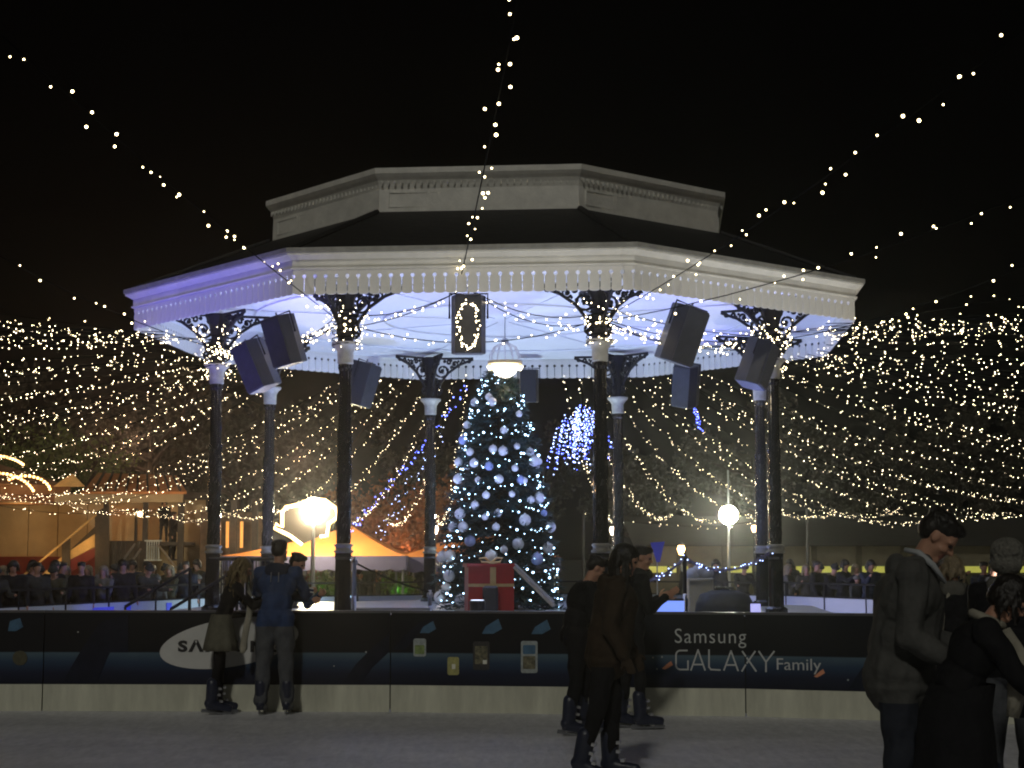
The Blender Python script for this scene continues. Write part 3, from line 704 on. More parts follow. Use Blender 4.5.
# ------------------------------------------------------------ christmas tree
TH = 4.40; TB = at(499, 608, 30.8); TB.z = PZ
ct = thing('christmas_tree', 'tall dark fir christmas tree standing in the middle of the bandstand', 'christmas tree', TB)
MB().lathe([(.09, 0), (.07, 2), (.02, TH - .2)], 8).build('trunk', M['bark'], ct)
MB().lathe([(.35, 0.003), (.35, .22), (.28, .26)], 12).build('tree_stand', M['black'], ct)
fo = MB(); br = MB()
def trad(z): return 1.12 * max(0, 1 - z / TH) ** .48 + .03
rnd = random.Random(3)
z = .15
while z < TH - .05:
    rr = trad(z); nb = int(6 + 14 * rr)
    for k in range(nb):
        a = rnd.uniform(0, 6.283); L = rr * rnd.uniform(.78, 1.12); up = .18 + .25 * z / TH
        d0 = Vector((math.cos(a), math.sin(a), 0)); tip = d0 * L + Vector((0, 0, z - .14 * L + rnd.uniform(-.04, .08)))
        base = Vector((0, 0, z + .05)); br.tube([base, tip], [.015, .004], 3, False)
        ns = int(10 + 26 * L)
        for j in range(ns):
            s = (j + rnd.random()) / ns; s = .25 + .8 * s; p = base.lerp(tip, min(s, 1.03))
            for _ in range(2):
                dd = (d0 * rnd.uniform(.1, 1) + Vector((-d0.y, d0.x, 0)) * rnd.uniform(-1, 1) + Vector((0, 0, rnd.uniform(-.5, .4)))).normalized()
                ln = rnd.uniform(.07, .15); wd = dd.cross(Vector((rnd.uniform(-1, 1), rnd.uniform(-1, 1), 1))).normalized() * rnd.uniform(.008, .018)
                fo.add([p - wd, p + wd, p + dd * ln + wd * .3, p + dd * ln - wd * .3], [(0, 1, 2, 3)])
    z += .085
br.build('branch', M['bark'], ct); tag(fo.build('foliage', M['fir'], ct), kind='stuff')
bml = MB().ell((0, 0, 0), (.5, .5, .5), nu=16, nv=12).lathe([(.09, .47), (.09, .56), (.05, .58)], 8)
bmA = bml.mesh('bauble', M['bauble'], True); bmB = bml.mesh('bauble', M['baublei'], True)
pos = []
spots = [(489, 397, .12), (467, 425, .12), (463, 440, .15), (504, 430, .12), (493, 449, .13), (503, 451, .15), (530, 452, .13), (517, 446, .1), (450, 462, .13), (489, 466, .14), (474, 463, .14), (515, 468, .11), (458, 479, .15),
         (499, 479, .14), (534, 461, .17), (475, 505, .13), (521, 480, .13), (486, 495, .12), (539, 498, .17), (460, 514, .17), (498, 513, .12), (525, 520, .18), (550, 527, .18), (470, 541, .17), (518, 544, .18), (548, 548, .17),
         (442, 557, .19), (450, 556, .18), (449, 576, .18), (491, 556, .18), (537, 559, .19), (446, 588, .15), (440, 597, .19), (460, 600, .16), (453, 527, .15), (463, 527, .16), (512, 494, .1), (544, 513, .1), (478, 480, .1), (496, 527, .12), (485, 517, .1), (531, 500, .12), (470, 452, .12)]
def on_tree(px, py, push=1.0):
    p = at(px, py, 30.8); zz = p.z - PZ; rr = trad(max(.05, min(zz, TH - .1))); x = max(-rr, min(rr, p.x - TB.x)); px = px + (x - (p.x - TB.x)) / 30.8 * FPX
    yy = math.sqrt(max(.01, rr * rr - x * x)) * push; q = at(px, py, 30.8 - yy); return q
for i, (px, py, dm) in enumerate(spots):
    p = on_tree(px, py, .92); blue = i % 7 == 2
    o = put('bauble', bmB if blue else bmA, None, p); o.scale = (dm * 1.18,) * 3
    tag(o, 'icy blue bauble hanging on the christmas tree' if blue else 'frosted white bauble hanging on the christmas tree', 'bauble', 'icy blue baubles on the christmas tree' if blue else 'white baubles on the christmas tree')
for i in range(14):
    zz = random.uniform(.2, TH - .5); a = random.uniform(-3.1, .0) if random.random() < .45 else random.uniform(0, 3.1); rr = trad(zz) * .98
    o = put('bauble', bmA, None, TB + Vector((rr * math.cos(a), rr * math.sin(a), zz))); o.scale = (random.uniform(.10, .16),) * 3
    tag(o, 'frosted white bauble hanging on the christmas tree', 'bauble', 'white baubles on the christmas tree')
cs = thing('string_lights', 'cold white led string wound round the christmas tree', 'string lights', TB)
cbm = MB(); lb_ = MB(); pts = []
for k in range(560):
    s = k / 560; zz = .12 + (TH - .25) * (1 - math.sqrt(1 - s)) if False else .12 + (TH - .3) * s ** 1.25; a = 31 * s * 2; rr = trad(zz) * .97
    p = Vector((rr * math.cos(a), rr * math.sin(a), zz + .08 * math.sin(k * 1.7))); pts.append(p)
    lb_.ico(p * 1.0 + Vector((random.uniform(-.05, .05), random.uniform(-.05, .05), random.uniform(-.09, .09))), random.choice((.007, .010, .014, .022)))
cbm.tube(pts, .005, 3); cbm.build('cable', M['cable'], cs); tag(lb_.build('bulb', M['ledw'], cs), kind='stuff')
lamp('POINT', at(490, 480, 28.6), 5, (.5, .7, 1), size=.6).name = 'lamp_light'

# gift box beside the tree
gx = at(489, 608, 29.0)
gb = thing('gift_box', 'big red wrapped present with gold ribbon at the foot of the christmas tree', 'gift box', (gx.x, 29.0, PZ), R(8))
MB().box((0, 0, .40), (.78, .6, .76)).build('box_body', M['gift'], gb)
MB().box((0, 0, .805), (.84, .66, .06)).build('lid', M['gift'], gb)
MB().box((.03, -.303, .41), (.10, .012, .78)).build('ribbon', M['ribbon'], gb); MB().box((.03, 0, .838), (.10, .67, .012)).build('ribbon', M['ribbon'], gb)
MB().box((-.0, -.304, .47), (.78, .008, .05)).build('ribbon', M['ribbon'], gb)
bow = MB()
for s in (-1, 1): bow.tube([(0.03, 0, .85), (.03 + s * .10, 0, .93), (.03 + s * .2, 0, .92), (.03 + s * .16, 0, .86), (.03, 0, .85)], .022, 6)
bow.build('bow', M['ribbon'], gb)
o = thing('stage_monitor', 'small black box standing in front of the red present', 'monitor', (gx.x + .03, 28.5, PZ)); 
bx = MB().box((0, 0, .24), (.26, .22, .44)).build('cabinet', M['black'], o); bx.modifiers.new('b', 'BEVEL').width = .03; MB().box((0, -.115, .24), (.2, .01, .36)).build('grille', M['grille'], o)
o = thing('stage_ramp', 'pale sloping plank leaning from the red present down to the right', 'ramp', (0, 28.6, 0))
A = at(515, 567, 28.6); B = at(554, 606, 28.4); A.y = 0; B.y = -.2
MB().bar(A, B, .16, .04).build('plank', mat('pale_plank', (.32, .29, .24), .6, var=.2, scale=8), o); MB().tube([A + Vector((0, -.08, .05)), B + Vector((0, -.08, .07))], .018, 6).build('edge_rail', M['steel'], o)

# ------------------------------------------------------------ things on and round the platform
def post(px, pyt, Y, label, h=None, silver=False):
    p = at(px, pyt, Y); zt = p.z
    o = thing('barrier_post', label, 'post', (p.x, Y, PZ))
    H = zt - PZ
    MB().lathe([(.15, .0), (.15, .03), (.06, .06), (.035, .08), (.035, H * .35)], 12).build('post_foot', M['chrome'] if silver else M['steel'], o, True)
    MB().lathe([(.034, H * .351), (.034, H - .12), (.055, H - .11), (.05, H - .05), (.025, H - .03), (.03, H)], 12).build('post_shaft', M['iron'] if silver else M['steel'], o, True)
    return o, Vector((p.x, Y, zt - .08))
o, pA = post(354.5, 557, 27.0, 'dark metal rope post on the platform right of the front left column')
o, pB = post(684.5, 553, 27.5, 'ornate silver footed post on the platform right of the front right column', silver=True)
o, pC = post(430, 590, 28.2, 'short metal rope post on the platform left of the christmas tree')
strand(pA, pC + Vector((0, 0, .05)), .05, 99, (.01, .011), M['bulb'], .01, 'dark rope slung from the rope post down towards the christmas tree', None, .018, 'barrier_rope', 'rope')
gar = mat('tinsel_garland', (.12, .11, .22), .3, metal=.6, var=.8, scale=60)
for (a, b, lb) in ((pB, bw(TA[2], RB, 1.80), 'silver blue tinsel garland swagged from the ornate post to the rightmost column'), (bw(TA[1], RB, 1.45), pB, 'silver blue tinsel garland between the front right column and the ornate post')):
    o = thing('tinsel_garland', lb, 'garland', a); m_ = MB(); b2 = MB()
    f = lambda s: Vector(a).lerp(Vector(b), s) - Vector((0, 0, 4 * .28 * s * (1 - s))) - Vector(a)
    m_.tube([f(k / 20) for k in range(21)], .02, 5)
    for k in range(500):
        p = f(random.random()); dd = Vector((random.gauss(0, 1), random.gauss(0, 1), random.gauss(0, 1))).normalized() * .07; e = Vector((random.gauss(0, 1), random.gauss(0, 1), random.gauss(0, 1))).normalized() * .006
        m_.add([p - e, p + e, p + dd], [(0, 1, 2)])
    for k in range(26): b2.ico(f(random.random()) + Vector((random.uniform(-.05, .05), -.05, random.uniform(-.05, .05))), .009)
    tag(m_.build('tinsel', gar, o)); tag(b2.build('blue_bulb', M['ledbw'], o), kind='stuff')
# blue lit screen, pale bin, covered equipment, cone
p = at(670, 604, 27.5); o = thing('display_screen', 'small glowing blue screen low on the platform edge right of the dark skaters', 'screen', (p.x, 27.5, PZ))
MB().box((0, 0, .13), (.58, .05, .30)).build('screen_frame', M['black'], o); MB().box((0, -.028, .14), (.50, .006, .20)).build('screen_panel', mat('blue_screen', (.2, .3, .9), .3, var=0, emit=(.22, .36, 1), estr=.9), o)
MB().box((0, .05, -.0 + .012), (.3, .2, .02)).build('screen_foot', M['black'], o)
p = at(700, 590, 28.3); o = thing('storage_bin', 'pale grey box with rounded pale sack on top behind the ornate post', 'bin', (p.x, 28.3, PZ))
bx = MB().box((0, 0, .3), (.42, .4, .6)).build('bin_body', M['bin'], o); bx.modifiers.new('b', 'BEVEL').width = .02
b = MB(); [b.ell((dx, -.02, .66 + dz), (.13, .13, .11)) for dx, dz in ((-.12, 0), (.1, .02), (0, .06))]; b.build('sack', mat('pale_blue_sack', (.35, .38, .48), .5, var=.2), o, True)
p = at(724, 600, 27.8); o = thing('covered_equipment', 'low rounded equipment case under a dark cover sheet on the platform', 'equipment case', (p.x, 27.8, PZ))
b = MB().lathe([(.5, 0.002), (.48, .22), (.40, .38), (.2, .45), (.02, .46)], 18, flute=.04).build('cover_sheet', M['tarp'], o, True); b.scale = (1, .7, .9)
MB().box((0, 0, .44), (.3, .2, .04)).build('lid_handle', M['black'], o)
p = at(766, 600, 27.3); o = thing('stage_lamp', 'small lit blue violet lamp at the foot of the rightmost column', 'lamp', (p.x - .18, 27.3, PZ))
MB().box((0, 0, .1), (.12, .12, .2)).build('lamp_body', M['black'], o); MB().box((0, -.065, .12), (.16, .01, .16)).build('lamp_lens', mat('violet_lens', (.5, .5, 1), .3, var=0, emit=(.5, .5, 1), estr=.8), o)
p = at(392, 602, 27.4); o = thing('scaffold_platform', 'low flat black stage deck with steel edge left of the christmas tree', 'stage deck', (p.x, 27.4, PZ))
MB().box((0, 0, .10), (1.2, .5, .05)).build('deck_board', M['black'], o); MB().box((0, -.256, .10), (1.2, .012, .035)).build('edge_strip', M['steel'], o)
for sx in (-.55, .55): MB().box((sx, 0, .037), (.05, .4, .073)).build('leg', M['steel'], o)
# small blue pennant
fl = at(657, 551, 30.5); o = thing('pennant', 'small blue pennant on a thin stick above the far face', 'flag', (fl.x, 30.5, PZ))
zz = fl.z - PZ; MB().tube([(0, 0, 0), (0, 0, zz + .1)], .012, 5).build('flag_pole', M['steel'], o)
MB().prism([(-.12, zz + .15), (.14, zz + .17), (.05, zz - .20), (-.01, zz - .20)], -.01, .01).build('flag_cloth', M['flagb'], o)

# ------------------------------------------------------------ outer barrier
ob = thing('outer_barrier', 'far rink barrier with glowing pale kickboard and thin dark rails', 'barrier')
NOUT = OUT
for i in range(len(NOUT) - 1):
    a = Vector((*NOUT[i], 0)); b = Vector((*NOUT[i + 1], 0)); u = (b - a).normalized(); ang = math.atan2(u.y, u.x); L = (b - a).length
    n = max(1, round(L / 2.0))
    for j in range(n):
        p = a.lerp(b, j / n); l = L / n
        MB().box((l / 2, .03, .35), (l - .03, .05, .70)).build('kick_panel', M['kickfar'], ob, loc=p, rot=(0, 0, ang))
        m_ = MB().box((0, .03, .5), (.05, .07, 1.0)); m_.box((l / 2, .03, 1.02), (l, .06, .04)); m_.box((l / 2, .03, .72), (l, .06, .03))
        m_.build('rail_frame', mat('matt_black_rail', (.012, .012, .014), .8, var=.1, spec=.1), ob, loc=p, rot=(0, 0, ang))
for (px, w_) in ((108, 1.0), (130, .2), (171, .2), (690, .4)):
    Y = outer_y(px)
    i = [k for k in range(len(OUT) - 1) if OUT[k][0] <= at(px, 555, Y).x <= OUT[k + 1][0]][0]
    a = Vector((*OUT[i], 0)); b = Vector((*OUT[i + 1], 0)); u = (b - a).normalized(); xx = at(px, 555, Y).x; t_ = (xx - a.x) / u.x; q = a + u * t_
    MB().box((0, .0, .35 if w_ < 1 else .56), (w_, .012, .6 if w_ < 1 else .12)).build('blue_lit_patch', mat('blue_lit_patch', (.05, .08, .75), .5, var=.1), ob, loc=q + Vector((0, -.02, 0)), rot=(0, 0, math.atan2(u.y, u.x)))  # blue plates: blue light on the kickboard, put into their colour
# blue and white lamps washing the far kickboards (low battens on the ice side are not seen; the lamps hang on the platform edge)
for (x, y, pw, c) in ((-3.5, 36.5, 420, (.62, .85, 1)), (3.5, 36.5, 520, (.55, .55, 1))):
    p = Vector((x, y, .45)); tg = Vector((x * 2.4, 40, .5))
    lamp('SPOT', p, pw, c, tg, .15, 95, .7)
    o = copy_tree(upl); o.location = (x, y, .1); o.rotation_euler = (R(-75), 0, 0)
    tag(o, 'small black floodlight on the ice side of the platform, its %s rear' % ('left' if x < 0 else 'right'), 'floodlight', 'floodlights behind the platform')
lamp('SPOT', (-6.0, 33, .35), 110, (.12, .16, 1), (-8.5, 34.8, .5), .1, 70, .8)

# ------------------------------------------------------------ floodlight masts
def mast(px, py, Y, r, strg, col, label, top=None):
    p = at(px, py, Y)
    o = thing('floodlight_mast', label, 'floodlight', (p.x, Y, -.15)); z = p.z + .15
    MB().lathe([(.05, 0), (.04, z - r)], 8).build('mast_pole', M['steel'], o)
    if top: MB().tube([(0, 0, z + r * .9), (0, 0, top - p.z + z)], .03, 6).build('mast_tip', M['steel'], o)
    b = MB()
    for k in range(3): a = k * 2.1; b.tube([(0, 0, .5), (.6 * math.cos(a), .6 * math.sin(a), .02)], .025, 5)
    b.build('tripod_foot', M['steel'], o)
    MB().ell((0, 0, z), (r, r, r), nu=24, nv=16).build('lamp_globe', mat('globe_glow_%d' % int(strg), (1, 1, 1), .5, var=0, emit=col, estr=strg), o, True)
    MB().lathe([(r * .3, r * .92), (r * .3, r * 1.05)], 10, c=(0, 0, z)).build('lamp_cap', M['steel'], o)
    return p
mast(314, 510, 49.5, .36, 320, (1, .86, .55), 'blazing warm balloon floodlight on a mast in front of the orange tents')
pr_ = at(728, 470, 55).z
mast(728.5, 515, 55, .30, 480, (1, 1, .74), 'blazing greenish white balloon floodlight on a mast right of the bandstand', top=pr_)
# outline of glowing rope around a dark board (shop sign) beside the floodlight
sg = thing('outline_sign', 'irregular outline of glowing warm rope light beside the blazing left floodlight', 'sign', at(312, 520, 49.5))
pp = [(302, 545), (290, 536), (280, 531), (274, 528), (276, 524), (282, 527), (282, 512), (286, 507), (296, 505), (310, 500), (325, 500), (336, 508), (337, 518), (329, 524), (327, 536), (320, 537)]
c = at(312, 520, 49.5); P_ = [at(x, y, 49.5) - c for x, y in pp]
MB().tube(P_, .05, 8).build('rope_light', mat('rope_glow', (1, .8, .5), .5, var=0, emit=(1, .68, .30), estr=4), sg)
MB().prism([(p.x * .96, p.z * .96) for p in P_], .06, .12).build('backing_board', mat('backing_brown', (.012, .007, .004), .8), sg)
MB().tube([(0, .1, -.5), (0, .1, -c.z - .15)], .04, 6).build('sign_post', M['iron'], sg)

# small lanterns
def lantern(px, py, Y, r, col, st, label, ground=-.15):
    p = at(px, py, Y); o = thing('lantern_post', label, 'street lamp', (p.x, Y, ground)); z = p.z - ground
    MB().lathe([(.07, 0), (.04, .3), (.03, z - r * 1.4)], 8).build('post', M['iron'], o)
    MB().lathe([(r * .5, z - r * 1.3), (r, z), (r * .7, z + r * .8)], 6).build('lantern_glass', mat('lantern_glow_%s' % label[:6], (1, .8, .5), .5, var=0, emit=col, estr=st), o)
    MB().lathe([(r * 1.15, z + r * .82), (r * .2, z + r * 1.5)], 6).build('lantern_roof', M['iron'], o)
    lamp('POINT', p - Vector((0, r * 1.6, 0)), 25, col, size=r)
lantern(681, 549, 56, .15, (1, .62, .24), 4, 'orange lantern on a post glowing in front of the long pavilion')
lantern(435, 529, 50, .12, (1, .85, .72), 5, 'small round white lamp on a post beside the rear left column')
lantern(613, 530, 50, .12, (1, .85, .72), 5, 'tiny white lamp on a post beside the rear right column')
lantern(754, 528, 52, .10, (1, .6, .4), 3, 'faint pinkish lamp on a post left of the rightmost column')

# ------------------------------------------------------------ tents
def tent(px, pya, pxl, pxr, pye, pyv, Y, label, txt=None):
    a = at(px, pya, Y); l = at(pxl, pye, Y - 1.5); r = at(pxr, pye, Y - 1.5); hw = (r.x - l.x) / 2; cx = (r.x + l.x) / 2
    ze = l.z; zv = at(px, pyv, Y - 1.5).z; dp = 2.6
    o = thing('market_tent', label, 'tent', (cx, Y, -.15)); e = .15
    b = MB(); n = 6
    cor = [(-hw, -dp), (hw, -dp), (hw, dp), (-hw, dp)]
    for k in range(4):
        (x0, y0), (x1, y1) = cor[k], cor[(k + 1) % 4]; rows = []
        for j in range(n + 1):
            s = j / n; zz = ze + (a.z - ze) * (s ** 1.25); f = 1 - s
            rows.append([((x0 + (x1 - x0) * q / 4) * f + (a.x - cx) * s, (y0 + (y1 - y0) * q / 4) * f, zz + e) for q in range(5)])
        for j in range(n):
            for q in range(4): b.add([rows[j][q], rows[j][q + 1], rows[j + 1][q + 1], rows[j + 1][q]], [(0, 1, 2, 3)])
    b.build('canopy', M['orange'], o, True)
    for k in range(4):
        (x0, y0), (x1, y1) = cor[k], cor[(k + 1) % 4]; v = MB(); N = 12
        for j in range(N):
            p = lambda s, z: (x0 + (x1 - x0) * s, y0 + (y1 - y0) * s, z + e)
            v.add([p(j / N, ze - .003), p((j + 1) / N, ze - .003), p((j + 1) / N, zv), p((j + .5) / N, zv - .05), p(j / N, zv)], [(0, 1, 2, 3, 4)])
        v.build('valance', M['lav'], o)
    for x, y in cor: MB().tube([(x * .97, y * .97, 0), (x * .97, y * .97, ze + e)], .04, 6).build('tent_pole', M['steel'], o)
    if txt:
        m = text_mesh(txt, 1.3, .16, mat('tent_text', (.75, .75, .75), .5, var=0)); put('lettering', m, o, (hw - 3.9, -dp - .02, zv + e + .14))
    lamp('POINT', (cx, Y - .5, 1.9), 20, (1, .55, .2), size=.3)
tent(352, 526, 226, 408, 556, 569, 53.2, 'orange market tent with lavender valance under the blazing left floodlight')
tent(476, 527, 396, 560, 557, 571, 54.5, 'orange market tent with lettered lavender valance half behind the christmas tree', 'NOVOTEL')
# green plants / people lit green beneath
def bush(loc, sc, m, label, n=700, name='potted_bush'):
    o = thing(name, label, 'bush', loc)
    MB().lathe([(.18, 0), (.24, .35)], 10).build('pot', M['black'], o)
    b = MB()
    for _ in range(n):
        v = Vector((random.gauss(0, 1), random.gauss(0, 1), random.gauss(0, 1))); v = v.normalized() * random.random() ** .4 * sc * (1 + .3 * math.sin(v.x * 5)); p = v + Vector((0, 0, .35 + sc))
        e = Vector((random.gauss(0, 1), random.gauss(0, 1), random.gauss(0, 1))).normalized() * .05; f = Vector((random.gauss(0, 1), random.gauss(0, 1), random.gauss(0, 1))).normalized() * .06
        b.add([p - e, p + f, p + e, p - f * .6], [(0, 1, 2, 3)])
    tag(b.build('leaves', m, o), kind='stuff'); return o
for i, (px, Y, sc) in enumerate(((321, 54.2, .55), (341, 54.0, .35), (398, 54.5, .55), (404, 54.0, .38))):
    p = at(px, 555, Y); bush((p.x, Y, -.15), sc, M['leafg'], ['green lit round bush under the left end of the orange tent', 'smaller green lit bush under the middle of the orange tent', 'green lit round bush left of the rear left column', 'smaller green lit bush close beside the one left of the rear left column'][i])
    lamp('POINT', (p.x, Y - .9, .55), 5, (.25, 1, .15), size=.1)

# ------------------------------------------------------------ left fairground buildings
hall = thing('fairground_hall', 'long cream walled hall with red plinth behind the crowd at far left', 'building', (at(-60, 555, 64).x, 64, -.15))
x1 = at(205, 555, 64).x - at(-60, 555, 64).x; HH = at(100, 500, 64).z + .15
npan = 9
for k in range(npan):
    MB().box((x1 * (k + .5) / npan, 0, HH * .5 + .6), (x1 / npan - .03, .2, HH - 1.2)).build('wall_panel', M['cream'], hall)
MB().box((x1 / 2, -.05, .95), (x1, .3, 1.35 * 1.2)).build('plinth', M['red'], hall)
MB().box((x1 / 2, .2, HH + .15), (x1 + .4, 1.2, .25)).build('roof_edge', M['wood'], hall)
lamp('POINT', at(20, 520, 61.5), 50, (1, .60, .22), size=.3); lamp('POINT', at(88, 522, 62), 20, (1, .55, .2), size=.3)
cab = thing('timber_cabin', 'timber cabin with orange tiled veranda roof and warmly lit wall left of the bandstand', 'cabin', (at(150, 555, 59).x, 59, -.15)); CX = at(150, 555, 59).x
def cx_(px, Y=59): return at(px, 555, Y).x - CX
def cz_(py, Y=59): return at(100, py, Y).z + .15
# roof: sloping tiles
zr0, zr1 = cz_(493), cz_(474)
rf = MB(); rf.add([(cx_(88), -1.2, zr0), (cx_(192), -1.2, zr0), (cx_(168), 1.2, zr1), (cx_(88), 1.2, zr1 + .1), (cx_(88), -1.2, zr0 - .08), (cx_(192), -1.2, zr0 - .08), (cx_(168), 1.2, zr1 - .08), (cx_(88), 1.2, zr1)], [(0, 1, 2, 3), (7, 6, 5, 4), (0, 4, 5, 1), (1, 5, 6, 2), (2, 6, 7, 3), (3, 7, 4, 0)])
rfo = rf.build('roof', M['tile'], cab)
for k in range(10):
    s = k / 9; xa = cx_(90 + 96 * s); xb = cx_(86 + 78 * s)
    MB().bar((xa, -1.23, zr0 + .04), (xb, 1.15, zr1 + .10 * (1 - s) + .05), .07, .06).build('roof_batten', M['wood'], rfo)
MB().prism([(cx_(61), cz_(488)), (cx_(92), cz_(488)), (cx_(79), cz_(475))], -1.25, -1.15).build('gable_board', M['ochre'], cab)
MB().box((cx_(125), -1.1, cz_(499)), (cx_(188) - cx_(62), .12, .30)).build('beam', M['cream'], cab)
MB().box(((cx_(105) + cx_(196)) / 2, 1.0, cz_(552)), (cx_(196) - cx_(105), .15, cz_(505) - cz_(600))).build('wall', M['cream'], cab)
MB().box(((cx_(197) + cx_(262)) / 2, .6, cz_(555)), (cx_(262) - cx_(197), .15, cz_(513) - cz_(600))).build('side_wall', mat('brown_board_wall', (.13, .075, .04), .8, var=.3, scale=6), cab)
for px in (112, 151, 186, 216, 238, 259): MB().box((cx_(px), -1.0, cz_(550)), (.16 if px < 160 else .2, .18, cz_(500) - cz_(600))).build('veranda_post', M['wood'], cab)
for k in range(12):
    MB().box((cx_(116 + 3.1 * k), -1.0, cz_(556)), (.095, .05, cz_(541) - cz_(571))).build('deck_board', M['wood'], cab)
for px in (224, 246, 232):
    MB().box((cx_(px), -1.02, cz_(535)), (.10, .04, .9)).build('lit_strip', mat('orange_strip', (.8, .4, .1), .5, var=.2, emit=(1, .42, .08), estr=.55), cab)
MB().box((cx_(150), 0, cz_(541) - .1), (cx_(190) - cx_(110), 2.0, .12)).build('veranda_floor', M['wood'], cab)
rl = MB()
for k in range(6): rl.box((cx_(154 + 2.3 * k), -1.15, cz_(550)), (.035, .035, cz_(541) - cz_(560)))
rl.box((cx_(160), -1.15, cz_(541)), (.6, .05, .05)); rl.box((cx_(160), -1.15, cz_(560)), (.6, .05, .05))
rl.build('railing', mat('white_railing', (.55, .55, .5), .5), cab)
for (xa, ya, xb, yb) in ((143, 544, 131, 572), (149, 549, 137, 575), (166, 545, 190, 567)):
    MB().tube([(cx_(xa), -1.3, cz_(ya)), (cx_(xb), -2.4, cz_(yb))], .035, 6).build('stair_rail', M['steel'], cab)
pl = at(140, 514, 58.6); o = thing('cabin_lamp', 'bright round warm lamp on the cabin veranda wall', 'lamp', pl); MB().ell((0, 0, 0), (.10, .10, .10)).build('lamp_globe', mat('cabin_glow', (1, .8, .5), .5, var=0, emit=(1, .72, .36), estr=6), o, True); MB().tube([(0, .1, 0), (0, 1.2, .1)], .02, 5).build('lamp_arm', M['iron'], o)
lamp('POINT', pl - Vector((0, .25, 0)), 22, (1, .58, .22), size=.1); lamp('POINT', at(75, 495, 58.5), 28, (1, .5, .2), size=.2); lamp('POINT', at(150, 470, 56.5), 26, (1, .5, .2), size=.3); lamp('POINT', at(235, 535, 57.5), 8, (1, .5, .2), size=.2)
# sloping walkway
rp = thing('sloping_walkway', 'timber walkway climbing right to the cabin with glowing orange side boards', 'walkway', (at(80, 555, 58).x, 58, -.15)); RX = at(80, 555, 58).x
def wp(px, py): q = at(px, py, 58); return (q.x - RX, q.z + .15)
for pts, m, y in (([(22, 596), (108, 515), (108, 526), (34, 596)], M['wood'], -.1), ([(38, 580), (65, 555), (65, 562), (44, 587)], M['ochre'], -.22), ([(71, 551), (98, 533), (98, 546), (71, 560)], M['ochre'], -.22),
                  ([(71, 560), (98, 547), (98, 556), (71, 573)], M['red'], -.21), ([(64, 600), (72, 600), (72, 538), (64, 543)], M['wood'], -.3), ([(97, 600), (111, 600), (111, 505), (97, 513)], M['wood'], -.3)):
    MB().prism([wp(*p) for p in pts], y, y + .1).build('post' if m is M['wood'] else 'side_board', m, rp)
MB().bar((*[wp(10, 590)[0]], -.5, wp(10, 590)[1]), (wp(100, 515)[0], -.5, wp(100, 515)[1]), .06, .06).build('handrail', M['ochre'], rp)
lamp('POINT', at(84, 545, 57.2), 9, (1, .6, .2), size=.1); lamp('POINT', at(52, 560, 57.2), 7, (1, .6, .2), size=.1)
# arches of bright bulbs at far left
car = thing('carousel', 'carousel top edged with arches of bright warm bulbs at the far left', 'carousel', at(10, 480, 58))
cc = at(10, 480, 58)
b = MB(); rim = MB()
for (cx0, cy0, rr_, a0, a1) in ((-6, 500, 34, 20, 88), (26, 492, 20, 10, 130), (-5, 480, 30, 40, 100)):
    ptsA = []
    for k in range(13):
        a_ = R(a0 + (a1 - a0) * k / 12); q = at(cx0 + rr_ * 1.25 * math.cos(a_), cy0 - rr_ * .8 * math.sin(a_), 58) - cc; ptsA.append(q); b.ico(q - Vector((0, .09, 0)), .055)
    rim.tube(ptsA, .05, 6)
rim.build('arch_rim', M['tile'], car); tag(b.build('bulb', mat('carousel_bulb', (1, .8, .5), .5, var=0, emit=(1, .60, .22), estr=5), car), kind='stuff')
MB().lathe([(2.6, -.9), (2.7, -.3), (1.6, .1), (.2, .5)], 16, c=(-1.5, 3.2, .2)).build('canopy', mat('carousel_canopy', (.30, .15, .07), .7), car)
MB().lathe([(.15, -4.6), (.15, -.8)], 8, c=(-1.5, 3.2, .2)).build('centre_pole', M['wood'], car)
lamp('POINT', at(15, 478, 56.5), 40, (1, .55, .2), size=.3)

# ------------------------------------------------------------ right pavilion
pv = thing('long_pavilion', 'long low pavilion with a band of yellow lit windows behind the rink on the right', 'building', (at(640, 555, 74).x, 74, -.15)); VX = at(640, 555, 74).x
def vz(py): return at(512, py, 74).z + .15
xr = at(1120, 555, 74).x - VX
MB().box((xr / 2, .5, (vz(566) + vz(546)) / 2), (xr, .3, vz(546) - vz(566))).build('upper_wall', M['pav'], pv)
MB().box((xr / 2, .5, vz(573) / 2), (xr, .3, vz(573))).build('lower_wall', M['olive'], pv)
MB().add([(-.3, -.2, vz(545.5)), (xr, -.2, vz(545.5)), (xr, 8, vz(512)), (-.3, 8, vz(512))], [(0, 1, 2, 3)]).build('roof', M['pavd'], pv)
segs = [(646, 668), (670, 690), (694, 722), (726, 753), (756, 770), (797, 817), (821, 844), (849, 872), (874, 905), (908, 916), (960, 990), (995, 1018), (1022, 1060)]
for x0, x1_ in segs:
    a_ = at(x0, 555, 74).x - VX; b_ = at(x1_, 555, 74).x - VX
    f = MB().box(((a_ + b_) / 2, .42, (vz(566.3) + vz(572.7)) / 2), (b_ - a_, .05, vz(566) - vz(573) - .02)).build('window', M['ylw'], pv)
    fr_ = MB(); fr_.box((a_ - .04, .36, (vz(566) + vz(573)) / 2), (.08, .08, .3)); fr_.box((b_ + .04, .36, (vz(566) + vz(573)) / 2), (.08, .08, .3)); fr_.build('frame', M['olive'], f)
a_ = at(918, 555, 74).x - VX; b_ = at(957, 555, 74).x - VX
MB().box(((a_ + b_) / 2, .30, (vz(567) + vz(577)) / 2), (b_ - a_, .05, .43)).build('window', M['ylw'], pv)
for px in range(680, 1100, 45): MB().box((at(px, 555, 74).x - VX, .3, vz(546) / 2), (.25, .2, vz(546))).build('pillar', M['olive'], pv)
